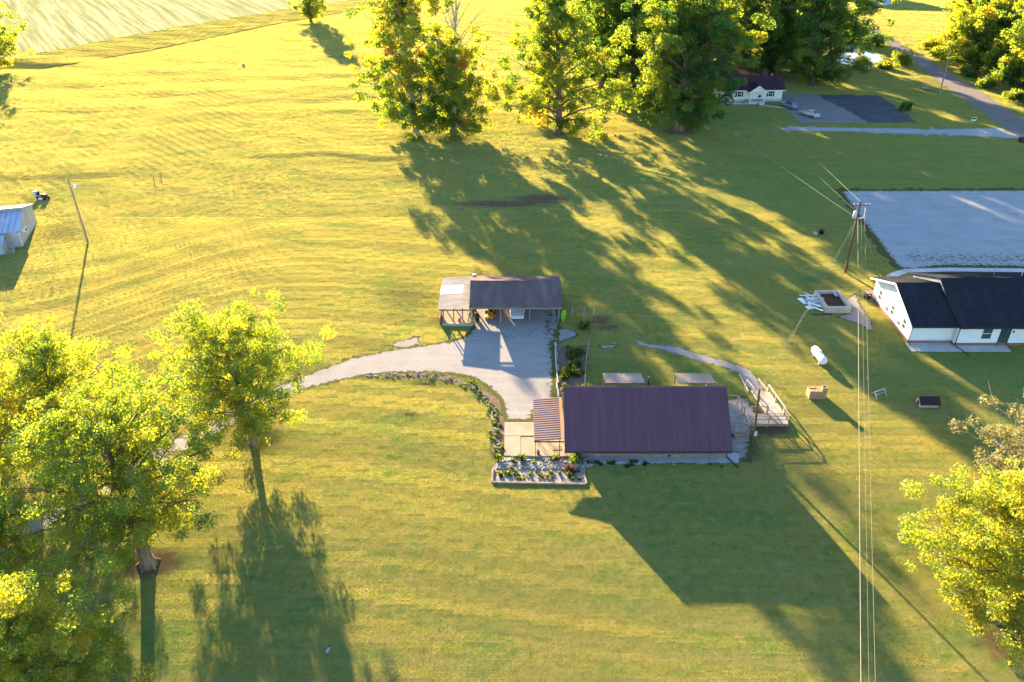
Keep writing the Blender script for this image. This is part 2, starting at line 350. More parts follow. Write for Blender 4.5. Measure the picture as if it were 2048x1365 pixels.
M['chrome'] = PM("chrome", (0.55, 0.55, 0.56), None, 3, 0.2, metal=0.9)
M['lamp_red'] = PM("tail_lamp", (0.35, 0.02, 0.015), None, 3, 0.25)
M['lamp_clear'] = PM("head_lamp", (0.65, 0.66, 0.66), None, 3, 0.15)
M['yellow'] = PM("mower_yellow", (0.62, 0.33, 0.02), (0.55, 0.28, 0.02), 2, 0.4)
M['red_plastic'] = PM("red_plastic", (0.55, 0.045, 0.025), (0.48, 0.04, 0.02), 2, 0.5)
M['pink_plastic'] = PM("pink_plastic", (0.72, 0.16, 0.42), (0.66, 0.14, 0.38), 2, 0.5)
M['green_plastic'] = PM("lime_plastic", (0.28, 0.60, 0.05), (0.24, 0.53, 0.05), 2, 0.45)
M['orange_plastic'] = PM("orange_plastic", (0.75, 0.22, 0.05), (0.68, 0.2, 0.05), 2, 0.5)
M['tank_white'] = PM("tank_white", (0.76, 0.76, 0.74), (0.68, 0.68, 0.66), 1.5, 0.45, streaks=((1.5, 1.5, 4), (0.62, 0.60, 0.56)))
M['transformer'] = PM("transformer_grey", (0.50, 0.51, 0.52), (0.44, 0.45, 0.46), 2, 0.5)
M['porcelain'] = PM("porcelain", (0.68, 0.66, 0.62), None, 2, 0.3)
M['cable_pale'] = PM("aluminium_cable", (0.24, 0.22, 0.175), (0.20, 0.18, 0.145), 1, 0.8)
M['cable_thin'] = PM("service_cable", (0.28, 0.26, 0.22), None, 1, 0.8)
M['bark'] = PM("bark", (0.12, 0.085, 0.06), (0.21, 0.165, 0.125), 1.1, 0.95, 0.7, 6, 0.05, stretch=(2, 2, 0.5))
M['bark_pale'] = PM("pale_bark", (0.30, 0.26, 0.21), (0.40, 0.36, 0.30), 1.1, 0.95, 0.5, 6, 0.04)
M['tan_mat'] = PM("grey_tan_mat", (0.26, 0.23, 0.19), None, 3, 0.9)
M['sign_white'] = PM("sign_white", (0.80, 0.80, 0.80), None, 2, 0.5)
M['sign_dark'] = PM("sign_ink", (0.02, 0.025, 0.05), None, 2, 0.5)
M['blue_grey'] = PM("blue_grey_paint", (0.30, 0.38, 0.45), (0.24, 0.31, 0.38), 2, 0.6)

LG = [(0.0, (0.034, 0.090, 0.038)), (0.35, (0.068, 0.160, 0.046)), (0.65, (0.120, 0.205, 0.046)), (0.88, (0.25, 0.225, 0.040)), (1.0, (0.33, 0.165, 0.040))]
TG = [(0.0, (0.10, 0.22, 0.014)), (0.35, (0.33, 0.42, 0.016)), (0.65, (0.54, 0.53, 0.018)), (0.88, (0.66, 0.51, 0.022)), (1.0, (0.68, 0.31, 0.03))]
M['leaf'] = leaf_mat("leaf", LG, TG, 0.62)
M['leaf_pale'] = leaf_mat("pale_leaf", [(0, (0.10, 0.105, 0.05)), (1, (0.22, 0.20, 0.10))], [(0, (0.22, 0.22, 0.06)), (1, (0.42, 0.36, 0.11))], 0.42)
M['weed'] = leaf_mat("weed_leaf", [(0, (0.030, 0.075, 0.016)), (1, (0.11, 0.14, 0.025))], [(0, (0.12, 0.22, 0.01)), (1, (0.36, 0.36, 0.02))], 0.45)

def np_mesh(name, V, F, k, tint=None, attr="tint"):
    """mesh from arrays: V (n,3), F (m,k)"""
    me = bpy.data.meshes.new(name); n, m = len(V), len(F)
    me.vertices.add(n); me.vertices.foreach_set("co", np.asarray(V, np.float32).ravel())
    me.loops.add(m * k); me.loops.foreach_set("vertex_index", np.asarray(F, np.int32).ravel())
    me.polygons.add(m); me.polygons.foreach_set("loop_start", np.arange(0, m * k, k, dtype=np.int32))
    me.update(calc_edges=True)
    if tint is not None:
        a = me.attributes.new(attr, 'FLOAT', 'FACE'); a.data.foreach_set("value", np.asarray(tint, np.float32))
    return me
def link(name, me, mat, parent=None):
    me.materials.append(mat); o = bpy.data.objects.new(name, me); col.objects.link(o); o.parent = parent; return o

# ------------------------------------------------------------------ the ground
BARE = []      # (x, y, rx, ry, strength) patches of bare earth or fallen leaves
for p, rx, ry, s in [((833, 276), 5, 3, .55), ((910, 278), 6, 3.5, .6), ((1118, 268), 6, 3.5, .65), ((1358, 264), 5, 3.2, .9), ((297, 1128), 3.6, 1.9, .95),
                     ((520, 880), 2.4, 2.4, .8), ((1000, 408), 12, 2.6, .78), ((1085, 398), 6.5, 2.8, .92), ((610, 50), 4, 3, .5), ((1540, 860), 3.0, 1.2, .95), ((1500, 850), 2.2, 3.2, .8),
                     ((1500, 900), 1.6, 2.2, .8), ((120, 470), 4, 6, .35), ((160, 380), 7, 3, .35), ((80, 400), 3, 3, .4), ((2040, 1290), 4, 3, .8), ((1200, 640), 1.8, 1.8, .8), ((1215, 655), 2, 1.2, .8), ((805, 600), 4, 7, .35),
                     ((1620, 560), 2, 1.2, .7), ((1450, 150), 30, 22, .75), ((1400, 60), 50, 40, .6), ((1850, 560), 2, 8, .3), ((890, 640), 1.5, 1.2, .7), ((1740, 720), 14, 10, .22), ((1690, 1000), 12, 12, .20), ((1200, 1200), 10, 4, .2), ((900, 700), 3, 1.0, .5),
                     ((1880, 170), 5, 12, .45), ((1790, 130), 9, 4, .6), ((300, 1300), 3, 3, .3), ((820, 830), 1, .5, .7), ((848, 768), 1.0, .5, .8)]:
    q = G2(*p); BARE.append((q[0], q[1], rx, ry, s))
LUSH = [(*G2(p[0], p[1]), rx, ry, s) for p, rx, ry, s in [((1300, 740), 12, 4, .5), ((1050, 1080), 14, 4, .15), ((1600, 560), 5, 3, .7), ((800, 870), 8, 4, .15), ((1180, 1010), 10, 2.5, .2),
        ((1850, 380), 45, 26, .55), ((1500, 230), 25, 10, .6), ((1950, 720), 14, 6, .6), ((1900, 20), 40, 40, .5), ((350, 1250), 8, 5, .5)]]
xs = np.concatenate([[-1400, -700, -450, -330], np.arange(-280, -120, 4.0), np.arange(-120, 130, 0.8), np.arange(130, 290, 4.0), [330, 450, 700, 1400]])
ys = np.concatenate([[-400, -200, -50, 0, 15], np.arange(22, 180, 0.7), np.arange(180, 360, 2.5), [380, 450, 600, 1000, 1900]])
X, Y = np.meshgrid(xs, ys); Z = gz(X, Y)
nx, ny = len(xs), len(ys); idx = np.arange(nx * ny).reshape(ny, nx)
Fq = np.stack([idx[:-1, :-1], idx[:-1, 1:], idx[1:, 1:], idx[1:, :-1]], -1).reshape(-1, 4)
me = np_mesh("lawn", np.stack([X, Y, Z], -1).reshape(-1, 3), Fq, 4)
def patches(lst, X, Y):
    d = np.zeros_like(X)
    for x, y, rx, ry, s in lst:
        r2 = ((X - x) / rx) ** 2 + ((Y - y) / ry) ** 2
        d = np.maximum(d, s * np.exp(-r2 * 0.9))
    return d
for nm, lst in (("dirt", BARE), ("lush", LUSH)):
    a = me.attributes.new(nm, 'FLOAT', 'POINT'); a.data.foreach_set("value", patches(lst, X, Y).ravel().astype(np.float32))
me.polygons.foreach_set("use_smooth", [True] * len(me.polygons))
tag(link("lawn", me, M['lawn']), "mown meadow and lawn that fills the whole scene", "lawn", kind="structure")

# --- sheets on the ground
PAVED = []     # outlines kept free of grass
def jag(poly, step, amp, seed):
    """resample an outline and roughen it, as a gravel edge is"""
    r = np.random.RandomState(seed); P = np.array(poly, float); out = []
    for i in range(len(P)):
        a, b = P[i], P[(i + 1) % len(P)]; L = np.hypot(*(b - a)); n = max(1, int(L / step))
        nrm = np.array([-(b - a)[1], (b - a)[0]]) / max(L, 1e-6)
        for k in range(n):
            out.append(a + (b - a) * k / n + nrm * r.normal(0, amp) * (1 if k else .5))
    return np.array(out)
def inside(poly, x, y):
    P = np.asarray(poly); c = np.zeros(len(x), bool); j = len(P) - 1
    for i in range(len(P)):
        xi, yi = P[i]; xj, yj = P[j]
        if yi != yj: c ^= ((yi > y) != (yj > y)) & (x < (xj - xi) * (y - yi) / (yj - yi) + xi)
        j = i
    return c
import bmesh
def sheet(name, poly, z, mat, label, cat, step=None, amp=0.0, seed=1, weeds=None, cell=0.5, keep=True, kind="structure", thick=0.0, parent=None):
    P = jag(poly, step, amp, seed) if step else np.array(poly, float)
    if keep: PAVED.append(P)
    bm = bmesh.new(); vs = [bm.verts.new((p[0], p[1], z)) for p in P]; f = bm.faces.new(vs)
    if f.normal.z < 0: f.normal_flip()
    bm.normal_update()
    if bm.faces[:][0].normal.z < 0: bmesh.ops.reverse_faces(bm, faces=bm.faces[:])
    bmesh.ops.triangulate(bm, faces=bm.faces[:])
    if weeds is not None:
        lo, hi = P.min(0), P.max(0)
        for ax in (0, 1):
            for q in np.arange(lo[ax] + cell, hi[ax], cell):
                co = [0, 0, 0]; co[ax] = q; no = [0, 0, 0]; no[ax] = 1
                bmesh.ops.bisect_plane(bm, geom=bm.verts[:] + bm.edges[:] + bm.faces[:], plane_co=co, plane_no=no)
    if thick:
        r = bmesh.ops.extrude_face_region(bm, geom=bm.faces[:]); bmesh.ops.translate(bm, verts=[v for v in r['geom'] if isinstance(v, bmesh.types.BMVert)], vec=(0, 0, thick))
        bmesh.ops.recalc_face_normals(bm, faces=bm.faces[:])
    me = bpy.data.meshes.new(name); bm.to_mesh(me); bm.free()
    if weeds is not None:
        n = len(me.vertices); co = np.zeros(n * 3, np.float32); me.vertices.foreach_get("co", co); co = co.reshape(-1, 3)
        a = me.attributes.new("weed", 'FLOAT', 'POINT'); a.data.foreach_set("value", weeds(co[:, 0], co[:, 1]).astype(np.float32))
    o = link(name, me, mat, parent)
    if parent is None: tag(o, label, cat, kind=kind)
    return o
def edge_weed(poly, w, strength=0.75, base=0.0):
    P = np.array(poly)
    def f(x, y):
        d = np.full(len(x), 1e9)
        for i in range(len(P)):
            a, b = P[i], P[(i + 1) % len(P)]; ab = b - a; t = np.clip(((x - a[0]) * ab[0] + (y - a[1]) * ab[1]) / max((ab ** 2).sum(), 1e-9), 0, 1)
            d = np.minimum(d, np.hypot(x - a[0] - t * ab[0], y - a[1] - t * ab[1]))
        return base + strength * np.exp(-(d / w) ** 2)
    return f

drive = [(-58, 30), (-50, 38), (-41.5, 49), (-36, 56), (-30, 63.2), (-25.2, 69.5), (-22.3, 71.7), (-18.2, 73.6), (-13.8, 74.75), (-8.7, 74.75), (-4.7, 73.7), (-2.7, 71.8), (-1.4, 69.5), (-0.8, 65.65),
         (2.4, 65.65), (2.5, 67.4), (4.8, 67.7), (4.8, 70.9), (5.0, 75.3), (5.2, 80.7), (6.1, 85.2), (6.0, 93.5), (-5.0, 93.5), (-5.0, 84.8), (-6.0, 82.6), (-7.6, 81.6), (-9.2, 81.1), (-14.3, 79.6), (-18.7, 77.9), (-21.7, 75.6), (-27, 71.2), (-33, 64), (-39.5, 55.5), (-46, 47), (-56, 35)]
ew = edge_weed(drive, 0.55, .8, .22)
def yard_weed(x, y):
    w = ew(x, y) * np.where(x < -8, .72, 1.0)
    w = np.maximum(w, 0.42 * np.exp(-((y - 83) / 2.6) ** 2) * (x > -6))
    w = np.maximum(w, 0.55 * np.exp(-((x - 4.6) / 1.2) ** 2) * (y > 68))
    w = np.maximum(w, 0.33 * np.exp(-((x - 0.8) / 2) ** 2) * (y < 70))
    return w
sheet("driveway", drive, 0.010, M['gravel'], "pale grey gravel driveway curving in from the trees to the carport yard", "driveway", 0.6, 0.14, 3, yard_weed)
lot = [G2(*p) for p in [(1668, 378), (2300, 376)]] + [(112, 99), (72, 100.9), (61.6, 101.2), (54.2, 99.6), (53.8, 103.2), (54.6, 112.8), (55.2, 121.8)]
lw = edge_weed(lot, 1.2, .8, .27)
sheet("gravel_lot", lot, 0.010, M['gravel_lot'], "wide pale gravel parking lot behind the white house", "gravel lot", 0.8, 0.38, 5,
      lambda x, y: np.maximum(lw(x, y), 0.50 * np.exp(-((y - 104.5) / 4.2) ** 2) * (x > 57)), 0.8)
pathL = [(14.8, 82.1), (16.5, 80.9), (19.4, 80.3), (22.0, 78.6), (25.1, 76.9), (26.8, 75.6), (27.3, 73.8), (27.5, 71.2), (26.3, 70.9), (25.75, 72.4), (25.7, 74.5), (24.3, 75.9), (21.4, 77.2), (18.6, 79.2), (15.0, 80.7)]
sheet("garden_path", pathL, 0.008, M['gravel_path'], "narrow worn gravel path curving from the yard to the wooden ramp", "path", 0.4, 0.10, 6, edge_weed(pathL, 0.35, 0.6), 0.3)
for pts, s, lab in [([(1195, 690), (1235, 688), (1232, 696), (1200, 700)], 8, "small bare gravel spot between garden and path"),
                    ([(1115, 655), (1150, 660), (1158, 672), (1130, 682), (1114, 690)], 9, "gravel spill beside the right end of the carport"),
                    ([(778, 690), (800, 682), (838, 672), (842, 688), (820, 695), (795, 697)], 10, "bare gravel patch in the grass north of the driveway"),
                    ([(1688, 600), (1712, 585), (1722, 612), (1745, 645), (1748, 662), (1735, 662), (1720, 650), (1690, 640), (1672, 633), (1700, 625)], 11, "bare gravel ground beside the block planter")]:
    pl = [G2(*p) for p in pts]
    sheet("gravel_patch", pl, 0.007, M['gravel_path'], lab, "gravel", 0.3, 0.10, s, edge_weed(pl, 0.5, 0.7), 0.3)
fg = [(6.3, 60.6), (22.2, 60.9), (22.0, 59.1), (7.0, 58.9)]
sheet("gravel_strip", fg, 0.012, M['gravel_white'], "whitish gravel strip along the front wall of the maroon roofed house", "gravel", 0.5, 0.08, 12, edge_weed(fg, 0.35, 0.6), 0.3)
sg = [(20.6, 69), (23.7, 70.3), (25.6, 70.2), (26.2, 66.6), (24, 62), (23, 59.2), (20.6, 59.2)]
sheet("gravel_apron", sg, 0.006, M['gravel_path'], "weedy gravel ground under the deck of the house", "gravel", 0.5, 0.15, 13, edge_weed(sg, 0.8, 0.7, 0.2), 0.4)
gard = [(5.2, 80.4), (9.2, 80.7), (8.4, 75), (7.9, 69.5), (5.1, 69.5)]
sheet("vegetable_bed", gard, 0.006, M['soil'], "weedy brown soil of the fenced garden strip", "soil", 0.4, 0.12, 14)
bed = [(-1.8, 58.4), (-1.8, 56.35), (6.85, 56.1), (7.0, 59.2), (6.2, 60.0), (-1.2, 60.0)]
sheet("rock_bed_soil", bed, 0.014, M['bed_soil'], "pale gritty soil of the rock garden in front of the patio", "soil")
nook = [(-1.3, 70.2), (-0.75, 65.6), (-0.75, 60.2), (-1.9, 60.2), (-1.9, 65.6), (-2.6, 69.6), (-4.0, 71.9), (-6.5, 73.7), (-10, 74.5), (-14, 74.6), (-14, 73.9), (-9, 73.7), (-5.5, 72.4), (-3.4, 70.3)]
sheet("rock_edging_soil", [nook[i] for i in (1, 2, 3, 4, 5, 13, 12, 11, 10, 9, 8, 7, 6, 0)], 0.006, M['soil'], "soil strip under the rock edging of the driveway", "soil", 0.4, 0.1, 15)
road = [(126, 330), (121.8, 290.5), (119.8, 257.1), (118.3, 239.2), (116.1, 215.3), (114.7, 195.9), (112.4, 174.5), (111, 158), (107, 120), (100, 80), (94.5, 80), (101, 120), (104.9, 160), (105.2, 169.7), (107.3, 188.8), (109.6, 210.1), (113.0, 232), (114.6, 251.3), (117.4, 290.5), (121, 330)]
sheet("road", road, 0.016, M['road'], "grey brown country road running past the woods", "road", 2, 0.12, 16)
lane = [(55.6, 167.6), (60.7, 169.7), (70.5, 168.9), (90.2, 167.8), (104.6, 168.6), (104.6, 160.8), (99, 162.3), (88.4, 163.7), (69.5, 165.9), (58, 166.4)]
sheet("gravel_lane", lane, 0.010, M['gravel_lot'], "pale gravel lane from the road towards the cream cottage", "lane", 0.8, 0.45, 17, edge_weed(lane, 0.7, 0.6), 0.8)
sheet("worn_pad", [(64.6, 196.7), (74.5, 196.2), (79.5, 172.5), (62.8, 172.3), (62.6, 183.3)], 0.010, M['pad_grey'], "worn grey pad where the two cottage cars are parked", "car park", 1, 0.1, 18)
sheet("blacktop_pad", [(74.0, 196.0), (88.7, 195.2), (88.2, 172.7), (77.6, 172.5)], 0.016, M['blacktop'], "dark blacktop pad right of the parked cottage cars", "car park", 1.0, 0.30, 19)
pond = [(90.9, 232), (96, 247), (102.9, 254), (106.5, 240), (105.3, 232), (101.7, 226.2), (95, 224.5)]
sheet("pond", pond, 0.02, M['pond'], "small pale pond among the shrubs beside the road", "pond", 1.2, 0.3, 20)
sheet("concrete_drive", [(130, 350), (136.0, 334.5), (133.6, 321.5), (148.4, 332.6), (152, 350)], 0.012, M['concrete_new'], "pale concrete drive at the far edge where the dark jeep stands", "driveway")
field = [G2(48, 112), G2(350, 55), G2(575, 19), (-58, 350), (-20, 420), (-60, 900), (-700, 900), (-500, 300), (-330, 215), (-175, 208)]
sheet("stubble_field", field, 0.03, M['stubble'], "pale harvested field with stubble rows at the upper left", "field", 2.5, 0.5, 21, keep=True)
verge = [(-175, 196), (-150, 199), G2(0, 152), G2(300, 101), G2(560, 46), G2(625, 36), G2(700, 22), (-40, 342), (-10, 420), (-20, 420), (-58, 350), G2(575, 19), G2(350, 55), G2(48, 112), (-175, 208)]
sheet("field_margin", verge, 0.012, M['lawn'], "unmown grassy strip along the stubble field", "grass strip", 1.5, 0.25, 22, keep=False)
ed = [(-150, 198.5), G2(0, 151), G2(300, 100), G2(560, 45.5), G2(625, 35.5), G2(700, 21.5), (-40, 341)]
sheet('ditch_line', ed + [(a + 1.6, b - .5) for a, b in ed[::-1]], 0.02, M['ditch'], 'dark bare ditch line between meadow and field margin', 'ditch', 1.2, .3, 31, keep=False)
# concrete pad: panels laid with joints
patio = thing("concrete_patio", "sunlit tan concrete patio slabs under and beside the awning", "patio"); tag(patio, kind="structure"); 
for x0, x1, y0, y1 in [(-0.75, 0.86, 60.2, 63.25), (0.90, 2.30, 60.2, 63.1), (-0.75, 2.30, 63.3, 65.55), (2.34, 5.9, 60.2, 63.6), (2.34, 5.9, 63.64, 67.2)]:
    part("slab", M['concrete'], patio, ((x0, y0, -0.1), (x1, y1, 0.055 + rnd.uniform(-.006, .006))), bevel=0.01)
PAVED.append(np.array([(-0.8, 60.1), (6, 60.1), (6, 67.3), (-0.8, 65.7)]))
walk = thing("house_walk", "pale concrete walk and patio strip around the white house", "walk"); tag(walk, kind="structure")
wb = MB(); pts = [(51.8, 97.6), (52.6, 98.9), (55.1, 100.3), (61.6, 100.8), (72, 100.5), (90, 100)]
for i in range(len(pts) - 1):
    a, b = Vector((*pts[i], 0)), Vector((*pts[i + 1], 0)); d = (b - a).normalized(); n_ = Vector((-d.y, d.x, 0)) * 0.55
    MB().add([a + n_ + Vector((0, 0, .06)), a - n_ + Vector((0, 0, .06)), b - n_ - d * .02 + Vector((0, 0, .06)), b + n_ - d * .02 + Vector((0, 0, .06)), a + n_, a - n_, b - n_, b + n_],
             [(0, 1, 2, 3), (0, 4, 5, 1), (1, 5, 6, 2), (2, 6, 7, 3), (3, 7, 4, 0)]).build("walk_slab", M['concrete_new'], walk)
for x0, x1, y1 in [(47.0, 49.7, 81.1), (49.74, 52.46, 81.1), (52.5, 55.5, 80.5), (55.54, 58.7, 80.5)]:
    part("walk_slab", M['concrete_new'], walk, ((x0, 79.2, -0.05), (x1, y1, 0.07)))
PAVED += [np.array([(46.9, 79.1), (58.8, 79.1), (58.8, 81.5), (46.9, 81.5)])]
fw = thing("cottage_walk", "thin concrete walk from the cottage steps to the cars", "walk"); tag(fw, kind="structure")
MB().add([(58.6, 185.6, .05), (59.4, 185.0, .05), (62.9, 183.6, .05), (62.9, 184.5, .05), (59.6, 185.9, .05), (58.9, 186.4, .05)], [(0, 1, 4, 5), (1, 2, 3, 4)]).build("walk_slab", M['concrete_new'], fw)
part("walk_slab", M['concrete_new'], fw, ((49.0, 187.3, 0), (54.5, 188.9, 0.06)))

# ------------------------------------------------------------------ trees
def envelope_noise(rng):
    ph = rng.uniform(0, 6.28, (6,)); k = [(2, 3), (3, 5), (5, 4), (4, 9), (7, 7), (1, 8)]
    def f(az, zf):
        s = 0
        for i, (a, b) in enumerate(k): s = s + np.sin(a * az + b * zf + ph[i]) / (1.3 + 0.35 * i)
        return s / 2.6
    return f
def make_tree(name, label, x, y, H, R, seed, z0=0.1, prof=None, nl=34, leaf=0.34, n=26000, tint=(0.35, 0.2), mat='leaf', bark='bark', trunk_r=None, lean=(0, 0), rough=0.50,
              bare=None, clump=(0.8, 1.6), cl_per=9, squash=0.75, droop=0.0, group=None, patchy=0.12, twigs=0, shell=0.45):
    rng = np.random.RandomState(seed); pr = random.Random(seed)
    prof = prof or [(0, .55), (.15, .88), (.35, 1.0), (.55, .93), (.75, .72), (.9, .45), (1, .12)]
    pz, pw = [p[0] for p in prof], [p[1] for p in prof]; en = envelope_noise(rng)
    root = thing(name, label, "tree", (x, y, float(gz(x, y))), 0, group)
    tr = trunk_r or H * 0.018 + 0.08
    def axis(t): return Vector((lean[0] * t ** 1.3 + math.sin(t * 5 + seed) * 0.012 * H * t, lean[1] * t ** 1.3 + math.cos(t * 4 + seed) * 0.012 * H * t, H * t))
    w = MB()
    ts = [0, .02, .06, .15, .3, .45, .6, .75, .88]
    w.tube([axis(t) - Vector((0, 0, .15 if t == 0 else 0)) for t in ts], [tr * q for q in (1.55, 1.2, 1.0, .9, .75, .58, .4, .24, .08)], 9)
    for k in range(5):      # root flare
        an = k * 1.26 + seed; w.tube([(math.cos(an) * tr * .6, math.sin(an) * tr * .6, tr * .9), (math.cos(an) * tr * 2.0, math.sin(an) * tr * 2.0, -.1)], [tr * .35, tr * .16], 5)
    C, CR, CT = [], [], []
    for i in range(nl):
        zf = ((i + .5 + rng.uniform(-.4, .4)) / nl) ** 0.9; az = i * 2.4 + rng.uniform(-.5, .5)
        rr = R * np.interp(zf, pz, pw) * (1 + rough * en(az, zf * 1.6)) * rng.uniform(.82, 1.08)
        zt = H * (z0 + (1 - z0) * zf)
        tstart = max(.07, min(.86, (z0 + (1 - z0) * zf) * (0.80 - 0.18 * (1 - zf)) - .03))
        a = axis(tstart); ax_t = axis(zt / H)
        end = Vector((ax_t.x + math.cos(az) * rr, ax_t.y + math.sin(az) * rr, zt - droop * rr * rng.uniform(.3, 1)))
        mid = a.lerp(end, .5) + Vector((0, 0, (0.10 + droop * .5) * rr))
        rb = tr * (0.34 - .22 * zf)
        w.tube([a, a.lerp(mid, .5) + Vector((0, 0, .03 * rr)), mid, mid.lerp(end, .55) + Vector((0, 0, .04 * rr)), end], [rb, rb * .8, rb * .55, rb * .33, rb * .12], 5, False)
        is_bare = bare and zf > bare
        lt = rng.normal(0, patchy)
        for j in range(cl_per):
            s = 0.16 + 0.86 * (j + rng.uniform(0, 1)) / cl_per
            p = a.lerp(mid, s / .5) if s < .5 else mid.lerp(end, min(1.05, (s - .5) / .5))
            spread = 0.20 * rr + .5
            p = p + Vector((rng.normal(0, spread * .6), rng.normal(0, spread * .6), rng.normal(0, spread * .45)))
            if j % 2 == 0 or is_bare:
                q = a.lerp(mid, min(1, s * 1.6)) if s < .5 else mid.lerp(end, max(0, (s - .62) / .5))
                w.tube([q, q.lerp(p, .6) + Vector((0, 0, .1)), p], [rb * .22 + .012, rb * .14 + .01, .008], 4, False)
                for _ in range(twigs + (2 if is_bare else 0)):
                    e2 = p + Vector((rng.normal(0, 1.1), rng.normal(0, 1.1), rng.normal(.5, .8)))
                    w.tube([q.lerp(p, rng.uniform(.4, .9)), e2], [.02, .008], 3, False)
            if is_bare and rng.rand() < .93: continue
            C.append(p); CR.append(rng.uniform(*clump) * (0.75 + 0.3 * rr / R)); CT.append(lt + rng.normal(0, patchy * .8))
    w.build("trunk", M[bark], root, True)
    C = np.array(C); CR = np.array(CR); CT = np.array(CT)
    pk = CR ** 2 / (CR ** 2).sum(); ci = rng.choice(len(C), n, p=pk)
    d = rng.normal(0, 1, (n, 3)); d /= np.linalg.norm(d, axis=1)[:, None]
    rad = rng.uniform(0, 1, n) ** shell
    off = d * (rad * CR[ci])[:, None] * np.array([1, 1, squash]); P = C[ci] + off
    P[:, 2] -= droop * 0.5 * np.abs(rng.normal(0, 1, n)) * CR[ci]
    P[:, 2] = np.maximum(P[:, 2], 0.25)
    nrm = d * 0.55 + np.array([0, 0, 0.55]) + rng.normal(0, .55, (n, 3)); nrm /= np.linalg.norm(nrm, axis=1)[:, None]
    t = np.cross(nrm, rng.normal(0, 1, (n, 3))); t /= np.linalg.norm(t, axis=1)[:, None]; b = np.cross(nrm, t)
    L = leaf * np.exp(rng.normal(0, .32, n))[:, None]
    tri = True
    if tri: V = np.stack([P - t * L * .55, P + b * L * .42 + t * L * .35, P - b * L * .40 + t * L * .45 - nrm * L * .1], 1).reshape(-1, 3)
    else: V = np.stack([P - t * L * .55, P + b * L * .36 + t * L * .06, P + t * L * .55 - nrm * L * .12, P - b * L * .36 + t * L * .06], 1).reshape(-1, 3)
    tn = np.clip(tint[0] + CT[ci] + rng.normal(0, tint[1] * .28, n), 0, 1)
    link("crown", np_mesh("crown", V, np.arange(len(V)).reshape(n, -1), 3 if tri else 4, tn), M[mat], root)
    return root

# the tall row across the meadow
t = G2(833, 272); make_tree("shade_tree", "tall green tree with orange tinged side, left one of the close meadow pair", *t, 33, 12.0, 11, .05, nl=46, n=62000, leaf=.34, tint=(.46, .28), lean=(-3.0, 0), bark='bark_pale', patchy=.16, trunk_r=.62, clump=(.9, 1.6), cl_per=10)
t = G2(908, 274); make_tree("shade_tree", "tall meadow tree with a bare branched top, right one of the close pair", *t, 33.5, 8.6, 23, .05, prof=[(0, .7), (.12, 1.05), (.3, 1), (.5, .8), (.7, .62), (.9, .5), (1, .2)], nl=42, n=38000, leaf=.34, tint=(.50, .26), bark='bark_pale', bare=.60, lean=(1.5, 0), patchy=.14, trunk_r=.6, clump=(.9, 1.5), cl_per=9)
t = G2(1118, 266); make_tree("shade_tree", "broad green tree standing alone in the middle of the meadow row", *t, 33, 12.6, 31, .05, prof=[(0, .9), (.1, 1.14), (.34, 1.12), (.55, .76), (.72, .5), (.9, .34), (1, .15)], nl=50, n=66000, leaf=.34, tint=(.42, .28), patchy=.16, lean=(-2.2, 0), trunk_r=.66, clump=(.9, 1.6), cl_per=10)
t = G2(1358, 262); make_tree("shade_tree", "huge dense green tree with a pale trunk left of the cream cottage", *t, 37, 12.6, 47, .07, nl=60, n=96000, leaf=.36, tint=(.30, .24), patchy=.13, trunk_r=.8, bark='bark', lean=(.3, 1), clump=(1.0, 1.75), cl_per=9)
make_tree("shade_tree", "large drooping green tree behind the right end of the cream cottage", 76.0, 205.0, 35, 12.5, 53, .07, nl=52, n=64000, leaf=.38, tint=(.30, .22), droop=.22, trunk_r=.7, clump=(1.0, 1.7), cl_per=9)
# grove behind the cottage
grove = [(22.0, 200, 34, 9.5, .10, "dark shaded tree directly right of the lone broad meadow tree"), (30.5, 191, 31, 8.0, .26, "slim dusty green tree just left of the huge tree by the cottage"),
         (36, 222, 36, 11, .14, "dark tree of the grove behind the huge tree, at the top edge"), (50, 214, 36, 11, .22, "grove tree right behind the cottage roof's left half"), (61, 238, 36, 11, .42, "yellow green grove tree seen between the huge tree and the drooping tree"),
         (82, 243, 33, 10, .34, "far grove tree above the drooping tree at the top edge"),
         (44, 245, 37, 11, .2, "grove tree hidden behind the front of the grove at the top edge"), (24, 240, 36, 10, .16, "dark grove tree at the top edge left of the huge tree"), (66, 214, 33, 9, .24, "green grove tree right behind the cottage chimney end"), (98, 272, 30, 9, .3, "far tree standing beyond the pond"), (70, 268, 36, 11, .3, "far grove tree above the pale gap beside the huge tree"), (28, 217, 35, 9, .2, "dark grove tree behind the slim dusty tree"), (47, 230, 36, 10, .22, "grove tree between the huge tree and the cottage at the top edge"), (56, 256, 37, 11, .3, "far green grove tree above the cottage at the top edge")]
for i, (x, y, h, r, tn, lab) in enumerate(grove):
    make_tree("grove_tree", lab, x, y, h, r, 101 + i * 7, .08, nl=38, n=32000, leaf=.46, tint=(tn, .22), group="grove behind the cottage", clump=(1.0, 1.75), cl_per=9)
t = G2(622, 44); make_tree("field_tree", "lone small tree at the edge of the stubble field", *t, 18, 6.2, 71, .10, nl=28, n=14000, leaf=.42, tint=(.42, .25), clump=(.9, 1.6))
make_tree("field_tree", "tree cut off by the left edge of the picture beside the stubble field", -138.5, 221, 19, 8.0, 73, .08, nl=30, n=16000, leaf=.42, tint=(.44, .25), clump=(.9, 1.7))
